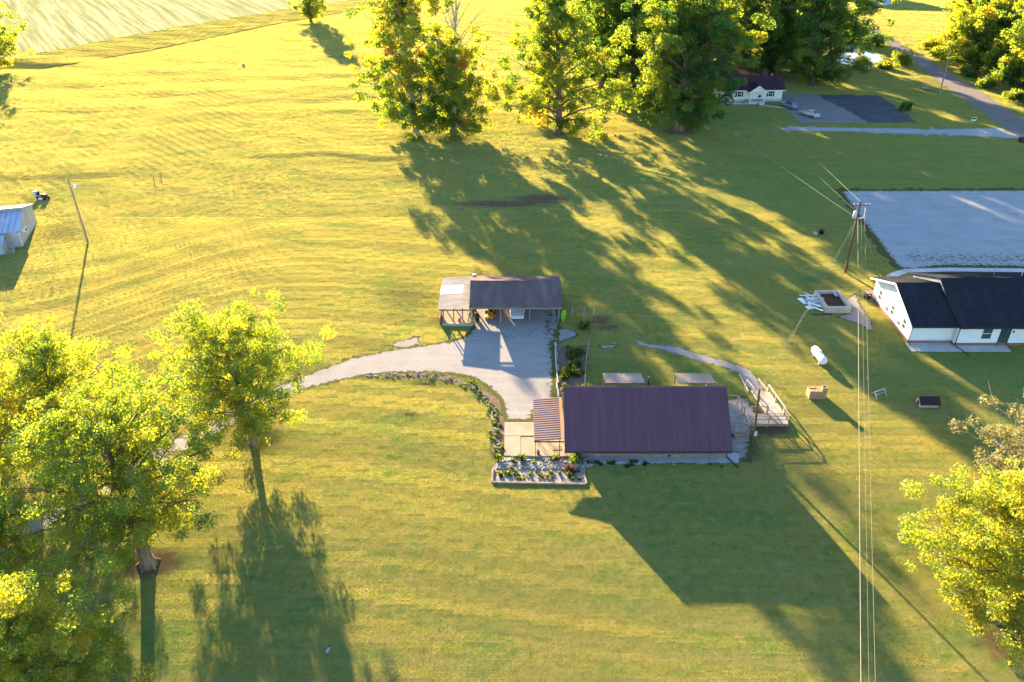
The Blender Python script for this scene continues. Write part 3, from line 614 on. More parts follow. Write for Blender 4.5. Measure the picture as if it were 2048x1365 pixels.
# woods right of the road
woods = [(124, 200, 19, 5.5, .42), (131, 185, 24, 7, .34), (124.5, 224, 15, 5.5, .58), (134, 210, 27, 7.5, .50), (144, 196, 27, 8, .62), (146, 222, 29, 8, .72), (133, 240, 20, 6, .55), (156, 208, 30, 8, .68), (158, 236, 30, 8, .74), (140, 178, 22, 7, .3), (170, 222, 30, 8, .66), (146, 250, 24, 7, .6), (125, 172, 17, 5, .3), (130, 160, 19, 6, .28)]
wlab = ["small green tree leaning towards the far power pole", "dense dark tree at the right edge below the road bend", "short yellowish tree at the left tip of the roadside woods", "tall mottled tree in the middle of the roadside woods", "tall golden tree at the right edge of the picture", "tallest golden yellow tree at the upper right corner",
        "loose tree at the back of the roadside woods", "golden tree cut off by the right edge in the upper woods", "golden tree at the top edge of the roadside woods", "low dark tree at the right edge beside the road", "tree behind the golden trees beyond the right edge", "pale tree at the top of the roadside woods", "dark roadside tree at the right edge near the lane mouth", "dark tree beyond the right edge opposite the lane mouth"]
more = [(128, 193, 15, 5.5, .36), (127, 210, 14, 5, .46), (130, 228, 17, 6, .62), (138, 200, 20, 6, .45), (140, 230, 24, 7, .6), (151, 190, 24, 7, .4), (152, 224, 26, 7, .7), (137, 168, 18, 6, .3), (160, 196, 26, 8, .6), (136, 255, 15, 5, .66)]
woods += more; wlab += ["%s understory tree in the roadside woods, %s" % (a, b) for a, b in (("dark", "behind the far power pole"), ("low green", "left of the tall mottled tree"), ("yellowish", "near the woods' left tip"), ("green", "below the tall golden tree"), ("bright", "at the back of the woods"), ("shaded", "beyond the right edge"), ("golden", "beside the tallest tree"), ("dark", "at the right edge below the bend"), ("tall", "beyond the right edge, upper part"), ("pale", "at the top end of the woods"))]
for i, (x, y, h, r, tn) in enumerate(woods):
    make_tree("wood_tree", wlab[i], x, y, h, r, 211 + i * 5, .06, nl=28, n=18000, leaf=.46, tint=(tn * .88, .26), group="woods along the road", clump=(1.0, 1.9), bark='bark_pale' if i % 2 else 'bark', patchy=.15)
# trees in the foreground
near = dict(rough=.26, leaf=.128, clump=(.5, .95), cl_per=10, squash=.75)
t = G2(297, 1130); make_tree("yard_tree", "large yellow green tree with a thick trunk at lower left, front of its row", *t, 17.2, 8.2, 301, .34, nl=50, n=125000, tint=(.40, .2), trunk_r=.52, lean=(-.6, .6), prof=[(0, .62), (.12, .92), (.35, 1.0), (.6, .9), (.8, .68), (.93, .4), (1, .15)], **near)
t = G2(508, 888); make_tree("yard_tree", "yellow green tree with a forked trunk standing beside the driveway bend", *t, 15.4, 6.9, 307, .25, nl=52, n=108000, tint=(.44, .2), trunk_r=.34, lean=(-1.3, .3), droop=.08, prof=[(0, .55), (.15, .88), (.4, 1.0), (.65, .95), (.82, .75), (.94, .45), (1, .15)], **near)
make_tree("yard_tree", "tall bright yellow tree behind the thick trunked tree at the left", -40.5, 57.5, 16.2, 6.6, 311, .16, nl=48, n=90000, tint=(.52, .2), trunk_r=.4, **near)
make_tree("yard_tree", "yellow tree cut off by the left edge, halfway down the picture", -48.0, 58.5, 14.5, 6.6, 313, .12, nl=40, n=66000, tint=(.56, .18), trunk_r=.36, **near)
make_tree("yard_tree", "low bright tree filling the bottom left corner", -29.6, 31.5, 14.2, 5.6, 317, .10, nl=48, n=86000, tint=(.58, .16), trunk_r=.3, leaf=.128, clump=(.42, .85), cl_per=10)
make_tree("yard_tree", "leafy green tree at the left edge just above the bottom corner tree", -42.5, 44.0, 9.5, 4.6, 319, .10, nl=36, n=50000, tint=(.44, .18), trunk_r=.25, leaf=.145, clump=(.42, .85), cl_per=10)
make_tree("yard_tree", "bright yellow tree at the lower right edge of the picture", 37.0, 40.8, 13.6, 6.6, 331, .12, nl=60, n=145000, tint=(.64, .14), rough=.24, trunk_r=.34, lean=(-.8, .4), leaf=.128, clump=(.48, .95), cl_per=10, patchy=.08)
make_tree("yard_tree", "sparse pale tree with bare twigs at the right edge above the bright yellow tree", 45.8, 52.0, 12.6, 6.4, 337, .12, nl=44, n=36000, tint=(.5, .5), mat='leaf_pale', bark='bark_pale', trunk_r=.26, leaf=.18, clump=(.4, .85), cl_per=9, twigs=3)

def shrub(name, label, x, y, r, h, seed, n, leaf, tint, mat='leaf', group=None, cat="shrub"):
    rng = np.random.RandomState(seed); root = thing(name, label, cat, (x, y, float(gz(x, y))), 0, group); w = MB(); C, CR, CT = [], [], []
    for i in range(14):
        az = i * 2.4 + rng.uniform(-.4, .4); rr = r * math.sqrt((i + .5) / 14) * rng.uniform(.7, 1.05); zt = h * (1 - .55 * (rr / r) ** 2) * rng.uniform(.65, 1.0)
        e = Vector((math.cos(az) * rr, math.sin(az) * rr, zt * .8)); w.tube([(0, 0, -.05), e * .5 + Vector((0, 0, .1 * h)), e], [.05 * h * .4 + .01, .03 * h * .4 + .008, .006], 4, False)
        for k in range(3):
            C.append(np.array(e) * rng.uniform(.55, 1.0) + rng.normal(0, .13 * r, 3)); CR.append(r * rng.uniform(.2, .38)); CT.append(rng.normal(0, .12))
    w.build("stem", M['bark'], root); C = np.array(C); CR = np.array(CR); CT = np.array(CT)
    ci = rng.randint(0, len(C), n); d = rng.normal(0, 1, (n, 3)); d /= np.linalg.norm(d, axis=1)[:, None]
    P = C[ci] + d * (rng.uniform(0, 1, n) ** .45 * CR[ci])[:, None]; P[:, 2] = np.maximum(P[:, 2], .05 + leaf * .2)
    nrm = d * .6 + np.array([0, 0, .5]) + rng.normal(0, .5, (n, 3)); nrm /= np.linalg.norm(nrm, axis=1)[:, None]
    tt = np.cross(nrm, rng.normal(0, 1, (n, 3))); tt /= np.linalg.norm(tt, axis=1)[:, None]; b = np.cross(nrm, tt); L = leaf * rng.uniform(.6, 1.4, n)[:, None]
    V = np.stack([P - tt * L * .55, P + b * L * .35, P + tt * L * .55, P - b * L * .35], 1).reshape(-1, 3)
    link("foliage", np_mesh("foliage", V, np.arange(n * 4).reshape(n, 4), 4, np.clip(tint + CT[ci] + rng.normal(0, .1, n), 0, 1)), M[mat], root); return root
shrubs = [(89.3, 181.8, 1.5, 2.6, .3, "round green bush at the right edge of the blacktop pad"), (111.0, 254, 5.0, 4.5, .18, "dark bush at the far bank of the pond"), (104, 258, 4.5, 4, .25, "dark bush left on the far bank of the pond"),
          (107.5, 227.5, 3.8, 4.6, .48, "rounded olive bush between pond and road"), (94.5, 223.0, 3.6, 3.8, .58, "bright green bush at the near bank of the pond"), (112.5, 274, 4, 3.5, .5, "light bush on the roadside beyond the pond"),
          (121.5, 236, 3.6, 4.0, .60, "bright yellow bush at the left tip of the woods"), (119.5, 215, 2.6, 3.2, .45, "low roadside bush below the yellow bush"), (118.0, 202, 2.6, 3.2, .4, "low roadside bush behind the far power pole"), (118.5, 190, 2.6, 3.4, .34, "dark roadside bush right of the far power pole"), (117.0, 178, 2.4, 3.2, .3, "dark roadside bush near the right edge"),
          (126, 250, 4, 3.5, .6, "pale yellow bush behind the tip of the woods"), (101.5, 224.0, 2.5, 2.0, .5, "low brownish bush on the near bank of the pond"), (-20.2, 300, 3, 2.6, .4, "bush far up in the meadow behind the lone broad tree")]
for i, (x, y, r, h, tn, lab) in enumerate(shrubs[:-1]):
    shrub("bush", lab, x, y, r, h, 400 + i, 3500, .34, tn, group="bushes by pond and road")
#@@OBJECTS
# ------------------------------------------------------------------ the maroon roofed house
def ribs_on_slope(mb, x0, x1, step, a, b, w=.045, h=.035):
    """raised seams on a roof plane: a, b = (y, z) of eave and ridge; seams run from a to b"""
    x = x0
    d = Vector((0, b[0] - a[0], b[1] - a[1])).normalized(); n_ = Vector((0, -d.z, d.y)) * (h * .5)
    if n_.z < 0: n_ = -n_
    while x <= x1 + 1e-6:
        mb.beam(Vector((x, *a)) + n_, Vector((x, *b)) + n_, w, h); x += step
house = thing("ranch_house", "house with a large plain maroon seamed metal roof in the middle of the picture", "house")
HX0, HX1, EY, EZ, RY, RZ = 5.05, 21.0, 59.2, 1.36, 64.2, 5.42
BY = 2 * RY - EY
m = MB()
for (ya, za), (yb, zb) in (((EY, EZ), (RY, RZ)), ((BY, EZ), (RY, RZ))):
    m.add([(HX0, ya, za), (HX1, ya, za), (HX1, yb, zb), (HX0, yb, zb), (HX0, ya, za - .12), (HX1, ya, za - .12), (HX1, yb, zb - .12), (HX0, yb, zb - .12)],
          [(0, 1, 2, 3), (7, 6, 5, 4), (0, 4, 5, 1), (1, 5, 6, 2), (3, 2, 6, 7), (0, 3, 7, 4)])
rf = m.build("roof", M['maroon_roof'], house)
m = MB(); ribs_on_slope(m, HX0 + .05, HX1 - .04, .24, (EY, EZ), (RY, RZ), .05, .06); ribs_on_slope(m, HX0 + .05, HX1 - .04, .24, (BY, EZ), (RY, RZ), .035, .03)
tag(m.build("roof_seams", M['maroon_roof'], rf), kind="stuff")
m = MB(); m.prism([(RY - .22, RZ - .09), (RY, RZ + .055), (RY + .22, RZ - .09), (RY, RZ + .02)], HX0 - .02, HX1 + .02, 'x'); m.build("ridge_cap", M['maroon_roof'], rf)
part("eave_trim", M['trim_dark'], rf, ((HX0, EY - .03, EZ - .16), (HX1, EY - .002, EZ + .02)))
for xx in (HX0 - .02, HX1 + .003):
    for ya in (EY, BY): MB().beam((xx + .01, ya, EZ - .07), (xx + .01, RY, RZ - .07), .03, .16).build("rake_trim", M['trim_dark'], rf)
WX0, WX1, WY0, WY1 = 5.95, 20.5, 60.15, 68.25
sl = (RZ - EZ) / (RY - EY)
zw = lambda y: EZ - .13 + sl * (min(y, 2 * RY - y) - EY)
m = MB(); m.prism([(WY0, 0), (WY1, 0), (WY1, zw(WY1)), (RY, zw(RY)), (WY0, zw(WY0))], WX0, WX1, 'x'); wl = m.build("wall", M['siding_tan'], house)
part("foundation", M['wood_old'], wl, ((WX0 - .04, WY0 - .05, 0), (WX1 + .04, WY0 - .004, .28)), ((WX1 + .004, WY0, 0), (WX1 + .05, WY1, .28)), ((WX0 - .05, WY0, 0), (WX0 - .004, WY1, .28)))
for xx, ww in ((8.5, 1.0), (12.4, 1.4), (16.6, 1.0)):
    w_ = part("window", M['glass'], house, ((xx, WY0 - .02, .9), (xx + ww, WY0 - .006, 1.75)))
    part("window_frame", M['white_trim'], w_, ((xx - .08, WY0 - .04, .82), (xx, WY0 - .003, 1.83)), ((xx + ww, WY0 - .04, .82), (xx + ww + .08, WY0 - .003, 1.83)), ((xx, WY0 - .04, .82), (xx + ww, WY0 - .003, .9)), ((xx, WY0 - .04, 1.75), (xx + ww, WY0 - .003, 1.83)))
dr = part("door", M['white_trim'], house, ((WX1 + .006, 65.2, .45), (WX1 + .05, 66.15, 2.45))); part("handle", M['chrome'], dr, ((WX1 + .05, 65.3, 1.4), (WX1 + .09, 65.36, 1.46)))
dr = part("door", M['wood_warm'], house, ((WX0 - .05, 62.0, .06), (WX0 - .006, 62.95, 2.1))); part("handle", M['chrome'], dr, ((WX0 - .09, 62.1, 1.0), (WX0 - .05, 62.16, 1.06)))
m = MB(); m.tube([(20.75, 59.4, 1.3), (20.8, 59.7, 1.2), (20.8, 60.05, 1.05), (20.8, 60.05, .1)], .05, 6); m.tube([(20.8, 60.0, .1), (21.6, 58.4, .06)], .06, 6); m.build("downspout", M['black_metal'], house)
MB().cyl((13.6, 65.4, 4.2), (13.6, 65.4, 5.75), .10, 10).build("vent_pipe", M['black_metal'], house, True)
for k, (xa, xb) in enumerate(((9.75, 13.85), (17.4, 21.25))):      # two shed roofs over the back doors
    sh = MB(); y0, y1, z0, z1 = 68.3, 71.25, 3.02, 2.28
    if k: xb = 21.2
    sh.add([(xa, y1, z1), (xb, y1, z1), (xb, y0, z0), (xa, y0, z0), (xa, y1, z1 - .06), (xb, y1, z1 - .06), (xb, y0, z0 - .06), (xa, y0, z0 - .06)], [(3, 2, 1, 0), (4, 5, 6, 7), (1, 5, 4, 0), (2, 6, 5, 1), (7, 6, 2, 3), (4, 7, 3, 0)])
    pr_ = sh.build("porch_roof", M['tan_roof'], house)
    sm = MB(); ribs_on_slope(sm, xa + .04, xb - .03, .30, (y1, z1), (y0, z0), .05, .04); tag(sm.build("roof_seams", M['tan_roof'], pr_), kind="stuff")
    for xx in (xa + .15, xb - .15): part("porch_post", M['wood_white'], house, ((xx - .06, y1 - .25, 0), (xx + .06, y1 - .13, z1)))
    part("stoop", M['concrete_new'], house, ((xa + .4, y0 - .03, 0), (xb - .4, y0 + 2.2, .18)))
# awning on the left gable
aw = thing("patio_awning", "ribbed pinkish tan metal awning on the left end of the maroon roofed house", "awning")
ax0, ax1, ay0, ay1 = 2.12, 4.72, 60.05, 65.7
def awz(x, y): return 1.98 + (x - ax0) * .09 + (y - ay0) * .15
def awsheet(x0, x1, y0, y1, dz, th):
    q = [(x0, y0), (x1, y0), (x1, y1), (x0, y1)]
    return MB().add([(x, y, awz(x, y) + dz) for x, y in q] + [(x, y, awz(x, y) + dz - th) for x, y in q], [(0, 1, 2, 3), (7, 6, 5, 4), (0, 4, 5, 1), (1, 5, 6, 2), (2, 6, 7, 3), (3, 7, 4, 0)])
awsheet(ax0, ax1, ay0, ay1, 0, .04).build("awning_sheet", M['awning'], aw)
yy = ay0 + .12
while yy < ay1:
    awsheet(ax0, ax1, yy, yy + .13, .022, .020).build("awning_rib", M['awning'], aw); yy += .30
awsheet(ax1 + .003, 5.02, ay0, ay1, .03, .04).build("flashing_board", M['board_tan'], aw)
part("front_beam", M['trim_dark'], aw, ((ax0, ay0 - .09, 1.86), (5.0, ay0 - .003, 1.96)))
for yy in (ay0 + .12, 63.0, ay1 - .15):
    p_ = MB(); ztop = awz(ax0 + .1, yy) - .04
    for dx in (0, .26): p_.b2((ax0 + .12 + dx, yy - .02, .05), (ax0 + .16 + dx, yy + .02, ztop))
    z = .1
    while z < ztop - .3:
        p_.beam((ax0 + .14, yy, z), (ax0 + .40, yy, z + .14), .018); p_.beam((ax0 + .40, yy, z + .14), (ax0 + .14, yy, z + .28), .018); z += .28
    p_.build("lattice_post", M['black_metal'], aw)
part("corner_post", M['black_metal'], aw, ((4.55, ay0 + .03, .05), (4.62, ay0 + .10, 2.1)))
pc = thing("patio_chair", "small orange wooden chair by the front corner of the patio", "chair", (5.35, 60.75, .06))
part("seat", M['board_tan'], pc, ((-.25, -.25, .38), (.25, .25, .44))); part("backrest", M['board_tan'], pc, ((.2, -.25, .44), (.26, .25, .95)))
for sx in (-.21, .21):
    for sy in (-.21, .21): part("leg", M['board_tan'], pc, ((sx - .03, sy - .03, 0), (sx + .03, sy + .03, .38)))
tag(MB().box((4.45, 61.35, .075), (.85, .62, .025), .1).build("door_mat", M['tan_mat']), "grey tan mat lying on the patio floor", "mat")
pot = thing("planter_pot", "small dark pot at the foot of the awning's front post", "pot", (2.55, 60.45, .06))
MB().cyl((0, 0, 0), (0, 0, .32), .14, 12, .19).build("pot", M['trim_dark'], pot); m = MB()
for i in range(14):
    an = i * 2.4; m.add([(0, 0, .3), (.05 * math.cos(an + .6), .05 * math.sin(an + .6), .34), (.26 * math.cos(an), .26 * math.sin(an), .5 + .02 * (i % 5))], [(0, 1, 2)])
m.build("plant", M['mulch'], pot)

# --- deck, landing and ramp
deck = thing("deck", "weathered wooden deck and entry landing on the right end of the house", "deck")
def boards(name, parent, x0, x1, y0, y1, z, along='x', w=.14, mat='wood_grey'):
    m = MB(); a0, a1 = (y0, y1) if along == 'x' else (x0, x1); t = a0
    while t < a1 - .02:
        e = min(t + w - .012, a1); dz = rnd.uniform(-.004, .004)
        if along == 'x': m.b2((x0, t, z - .04), (x1, e, z + dz))
        else: m.b2((t, y0, z - .04), (e, y1, z + dz))
        t += w
    return tag(m.build(name, M[mat], parent), kind="stuff")
boards("deck_boards", deck, 20.52, 23.85, 63.5, 68.4, .46, 'x')
boards("landing_boards", deck, 23.87, 28.2, 64.7, 66.45, .44, 'y')
part("joist", M['wood_old'], deck, ((20.55, 63.45, .2), (23.8, 63.49, .42)), ((23.82, 63.5, .2), (23.86, 64.69, .42)), ((23.9, 64.62, .2), (28.2, 64.69, .40)))
for x, y in ((22.2, 63.6), (23.75, 63.6), (26.0, 64.8), (28.0, 64.8), (28.0, 66.3), (24.0, 66.3)): part("footing_post", M['wood_old'], deck, ((x - .06, y - .06, 0), (x + .06, y + .06, .40)))
def railing(name, parent, pts, h, posts=True, mat='wood_old', mid=True, top_w=.12):
    for i in range(len(pts) - 1):
        a, b = Vector(pts[i]), Vector(pts[i + 1]); up = Vector((0, 0, h))
        MB().beam(a + up, b + up, top_w, .05).build("handrail", M[mat], parent)
        if mid: MB().beam(a + up * .5, b + up * .5, .04, .09).build("mid_rail", M[mat], parent)
    if posts:
        for p in pts: part("rail_post", M[mat], parent, ((p[0] - .05, p[1] - .05, p[2] - .05), (p[0] + .05, p[1] + .05, p[2] + h - .026)))
railing("rail", deck, [(24.0, 64.78, .46), (26.1, 64.78, .46), (28.1, 64.78, .44), (28.1, 66.3, .44)], .95)
railing("rail", deck, [(24.0, 66.35, .46), (26.4, 66.35, .46)], .95, mid=False)
railing("rail", deck, [(23.78, 66.45, .46), (23.78, 68.3, .46), (20.6, 68.3, .46)], .95, mid=False)
railing("rail", deck, [(23.78, 64.6, .46), (23.78, 63.58, .46), (22.3, 63.58, .46), (20.6, 63.58, .46)], .95)
st = MB()
for k in range(2): st.b2((22.25, 62.75 + k * .35, 0), (23.7, 63.43, .15 + k * .15))
st.build("step", M['wood_old'], deck)
ramp_ = thing("wheelchair_ramp", "pale wooden access ramp with white handrails leading to the path", "ramp")
m = MB(); n_ = 30
for i in range(n_):
    t0, t1 = i / n_, (i + .92) / n_
    y0, y1 = 66.5 + t0 * 4.6, 66.5 + t1 * 4.6; z0, z1 = .43 * (1 - t0) + .02, .43 * (1 - t1) + .02; xo = lambda t: -.35 * t
    m.add([(26.45 + xo(t0), y0, z0), (28.15 + xo(t0), y0, z0), (28.15 + xo(t1), y1, z1), (26.45 + xo(t1), y1, z1), (26.45 + xo(t0), y0, z0 - .04), (28.15 + xo(t0), y0, z0 - .04), (28.15 + xo(t1), y1, z1 - .04), (26.45 + xo(t1), y1, z1 - .04)], [(0, 1, 2, 3), (7, 6, 5, 4), (0, 4, 5, 1), (1, 5, 6, 2), (2, 6, 7, 3), (3, 7, 4, 0)])
tag(m.build("ramp_boards", M['wood_grey'], ramp_), kind="stuff")
MB().beam((26.42, 66.5, .40), (26.07, 71.1, .06), .05, .22).build("side_board", M['wood_white'], ramp_); MB().beam((28.18, 66.5, .40), (27.83, 71.1, .06), .05, .22).build("side_board", M['wood_white'], ramp_)
railing("rail", ramp_, [(28.12, 66.45, .42), (27.95, 68.8, .22), (27.80, 71.0, .05)], .9, mat='wood_white', mid=False)
railing("rail", ramp_, [(26.40, 66.55, .42), (26.25, 68.8, .22)], .9, mat='wood_old', mid=False)
railing("rail", ramp_, [(26.10, 70.6, .05), (25.75, 72.2, .02)], .75, mat='wood_white', mid=False)
MB().beam((25.72, 71.0, .06), (25.55, 74.4, .06), .12, .12).build("edge_timber", M['wood_white'], ramp_); MB().beam((27.85, 71.2, .06), (27.45, 73.4, .06), .12, .12).build("edge_timber", M['wood_white'], ramp_)

# ------------------------------------------------------------------ carport
cp = thing("carport", "open carport with brown shingle roof and tin lean-to at the head of the driveway", "carport")
CX0, CX1, CY0, CZ0, CYR, CZR, CY1 = -5.25, 6.15, 85.35, 2.5, 89.7, 3.95, 94.0
m = MB()
for (ya, za), (yb, zb) in (((CY0, CZ0), (CYR, CZR)), ((CY1, CZ0), (CYR, CZR))):
    m.add([(CX0, ya, za), (CX1, ya, za), (CX1, yb, zb), (CX0, yb, zb), (CX0, ya, za - .14), (CX1, ya, za - .14), (CX1, yb, zb - .14), (CX0, yb, zb - .14)], [(0, 1, 2, 3), (7, 6, 5, 4), (0, 4, 5, 1), (1, 5, 6, 2), (3, 2, 6, 7), (0, 3, 7, 4)])
r_ = m.build("roof", M['shingle_brown'], cp)
MB().prism([(CYR - .16, CZR - .03), (CYR, CZR + .04), (CYR + .16, CZR - .03), (CYR, CZR + .005)], CX0, CX1, 'x').build("ridge_cap", M['shingle_brown'], r_)
part("fascia", M['wood_old'], r_, ((CX0, CY0 - .03, CZ0 - .2), (CX1, CY0 - .003, CZ0 - .02)))
for x, y in ((-4.9, 85.75), (-1.4, 85.75), (2.2, 85.75), (5.75, 85.75), (5.95, 87.0), (-4.9, 93.6), (0.4, 93.6), (5.75, 93.6), (-4.9, 89.7)): part("post", M['wood_old'], cp, ((x - .075, y - .075, 0), (x + .075, y + .075, CZ0 - .12 + (.02 if y < 93 and y > 85.8 else 0))))
m = MB(); m.prism([(CYR - 3.9, 2.42), (CYR + 3.9, 2.42), (CYR, CZR - .2)], CX1 - .35, CX1 - .30, 'x'); m.build("gable_panel", M['wood_old'], cp)
for a, b in ((-4.9, -2.95), (-2.25, 1.75), (2.75, 5.8)): part("back_wall", M['wood_old'], cp, ((a, 93.66, 0), (b, 93.72, 2.3)))
part("beam", M['wood_old'], cp, ((-5.0, 85.70, CZ0 - .30), (5.9, 85.8, CZ0 - .16)))
# lean-to: corrugated tin running down to the left
LX0, LX1, LY0, LY1, LZ0, LZ1 = -9.15, -5.28, 85.3, 93.85, 2.28, 2.52
def corrugated(name, mat, parent, x0, x1, y0, y1, zf, amp=.011, pitch=.24):
    ys_ = np.arange(y0, y1 + 1e-6, pitch / 4); mb = MB(); vs = []
    for i, y in enumerate(ys_):
        z = amp * (1, 0, -1, 0)[i % 4]
        vs += [(x0, y, zf(x0) + z), (x1, y, zf(x1) + z)]
    mb.add(vs, [(2 * i, 2 * i + 1, 2 * i + 3, 2 * i + 2) for i in range(len(ys_) - 1)]); mb.add([(a, b, c - .012) for a, b, c in vs], [(2 * i + 2, 2 * i + 3, 2 * i + 1, 2 * i) for i in range(len(ys_) - 1)])
    return mb.build(name, M[mat], parent)
zf = lambda x: LZ0 + (x - LX0) / (LX1 - LX0) * (LZ1 - LZ0)
for a, b, mt in ((LY0, 87.35, 'white_tin'), (87.32, 89.2, 'white_tin'), (91.5, LY1, 'white_tin')): corrugated("tin_sheet", mt, cp, LX0, LX1, a, b, zf)
corrugated("tin_sheet", 'white_sheet', cp, LX0, -6.25, 89.15, 91.55, lambda x: zf(x) + .012); corrugated("tin_sheet", 'white_tin', cp, -6.3, LX1, 89.15, 91.55, zf)
for x, y in ((-8.45, 85.42), (-7.2, 85.42), (-6.1, 85.42), (-5.05, 85.42), (-8.9, 87.6), (-8.9, 90.2), (-8.9, 93.6), (-7.0, 93.6)): part("lean_to_post", M['wood_old'], cp, ((x - .06, y - .06, 0), (x + .06, y + .06, zf(x) - .05)))
part("lean_to_beam", M['wood_old'], cp, ((-9.0, 85.36, 2.02), (-5.1, 85.48, 2.16)))
part("front_sill", M['wood_white'], cp, ((-8.6, 85.16, 0), (-4.85, 85.34, .34)))
part("floor", M['concrete'], cp, ((-8.8, 85.4, -.05), (-5.0, 93.5, .12)))
for i in range(7): part("side_plank", M['wood_white' if i % 3 else 'wood_warm'], cp, ((-8.98, 85.5 + i * .32, 0), (-8.93, 85.79 + i * .32, 1.0)))
tag(MB().box((-4.95, 93.3, 2.95), (.5, .35, .25), .1, 0, .12).build("roof_vent", M['transformer'], cp), None)
# --- things kept in and around the carport
def lathe(mb, c, prof, n=14):
    base = len(mb.v)
    for r, z in prof:
        for k in range(n): an = 2 * math.pi * k / n; mb.v.append((c[0] + r * math.cos(an), c[1] + r * math.sin(an), c[2] + z))
    for i in range(len(prof) - 1):
        for k in range(n): mb.f.append((base + i * n + k, base + i * n + (k + 1) % n, base + (i + 1) * n + (k + 1) % n, base + (i + 1) * n + k))
    mb.f.append(tuple(base + k for k in range(n - 1, -1, -1))); return mb
bk = thing("bucket", "red plastic bucket on the lean-to floor", "bucket", (-6.55, 86.0, .12))
lathe(MB(), (0, 0, 0), [(.16, 0), (.21, .36), (.225, .36), (.225, .39), (.20, .39), (.15, .03)]).build("body", M['red_plastic'], bk, True)
MB().tube([(.21 * math.cos(a), 0, .37 + .16 * math.sin(a)) for a in np.linspace(0, math.pi, 8)], .01, 5).build("handle", M['chrome'], bk)
def bicycle(label, loc, rz, mat):
    b = thing("bicycle", label, "bicycle", loc, rz)
    for x in (-.52, .52):
        w_ = MB().tube([(x + .33 * math.cos(a), 0, .34 + .33 * math.sin(a)) for a in np.linspace(0, 2 * math.pi, 17)], .028, 5, False).build("wheel", M['rubber'], b); s_ = MB()
        for a in np.linspace(0, math.pi, 5)[:-1]: s_.beam((x - .31 * math.cos(a), 0, .34 - .31 * math.sin(a)), (x + .31 * math.cos(a), 0, .34 + .31 * math.sin(a)), .008)
        s_.build("spokes", M['chrome'], w_)
    f = MB()
    for p, q in (((-.52, .34), (-.1, .34)), ((-.1, .34), (-.2, .82)), ((-.2, .75), (.38, .78)), ((-.1, .34), (.4, .7)), ((-.52, .34), (-.2, .75)), ((.52, .34), (.36, .95))): f.tube([(p[0], 0, p[1]), (q[0], 0, q[1])], .02, 6)
    f.build("frame", M[mat], b); part("saddle", M['rubber'], b, ((-.33, -.07, .82), (-.08, .07, .88))); MB().tube([(.3, -.3, 1.0), (.37, 0, .96), (.3, .3, 1.0)], .016, 6).build("handlebar", M['chrome'], b)
bicycle("old bicycle leaning at the right post of the lean-to", (-5.35, 86.6, .12), 1.45, 'blue_grey')
bk2 = thing("feed_barrel", "dark plastic barrel beside the left carport post", "barrel", (-4.35, 86.5, 0)); lathe(MB(), (0, 0, 0), [(.26, 0), (.30, .3), (.28, .34), (.30, .38), (.30, .6), (.28, .64), (.26, .9), (.22, .92), (0.01, .92)]).build("body", M['black_metal'], bk2, True); MB().tube([(.25 * math.cos(a), .25 * math.sin(a), .91) for a in np.linspace(0, 6.283, 15)], .02, 5, False).build("rim", M['rubber'], bk2)
ky = thing("kayak", "lime green kayak standing upright at the right end of the carport", "kayak", (6.35, 86.1, 0), .2); secs = []
for t in np.linspace(0, 1, 11):
    w_ = .33 * math.sin(math.pi * min(max(t, .02), .98)) ** .6 + .01; h_ = .16 * math.sin(math.pi * min(max(t, .02), .98)) ** .5 + .01; z = 2.0 * t
    secs.append([(w_ * math.cos(a), h_ * math.sin(a) - .45 * t + .0, z) for a in np.linspace(0, 2 * math.pi, 11)[:-1]])
MB().loft(secs).build("hull", M['green_plastic'], ky, True); MB().tube([(.2 * math.cos(a), -.62 + .0 * a, 1.05 + .34 * math.sin(a)) for a in np.linspace(0, 6.283, 15)], .02, 5, False).build("cockpit_rim", M['rubber'], ky)
# zero turn mower
mw = thing("riding_mower", "yellow riding mower parked in the carport left of the white car", "mower", (-2.75, 87.7, 0), 0)
m = MB(); m.box((0, -.55, .24), (1.35, .75, .18), taper=.92); m.build("cutting_deck", M['yellow'], mw, bevel=.03)
m = MB(); m.loft([[(-.40, y, z0), (.40, y, z0), (.40, y, z1), (-.40, y, z1)] for y, z0, z1 in ((-.95, .33, .42), (-.3, .33, .5), (.2, .4, .62), (.75, .4, .68))]); m.build("body", M['yellow'], mw, bevel=.03)
part("engine", M['black_metal'], mw, ((-.32, .55, .68), (.32, 1.0, .98)), ((-.36, .2, .62), (-.3, .4, .7)))
s_ = part("seat", M['rubber'], mw, ((-.26, -.15, .64), (.26, .32, .76))); part("backrest", M['rubber'], s_, ((-.26, .28, .76), (.26, .40, 1.15)))
for sx in (-1, 1):
    part("fender", M['yellow'], mw, ((sx * .30, .2, .62) if sx > 0 else (-.58, .2, .62), (.58, .9, .70) if sx > 0 else (-.30, .9, .70)))
    MB().tube([(sx * .33, -.1, .6), (sx * .33, -.25, 1.02), (sx * .08, -.33, 1.05)], .02, 6).build("lap_bar", M['black_metal'], mw)
    for y, r, w_ in ((.6, .29, .24), (-.95, .17, .14)):
        wh = MB().cyl((sx * .52 - w_ / 2, y, r), (sx * .52 + w_ / 2, y, r), r, 16).build("wheel", M['rubber'], mw); MB().cyl((sx * .52 - w_ / 2 - .012, y, r), (sx * .52 + w_ / 2 + .012, y, r), r * .5, 12).build("rim", M['yellow'], wh)

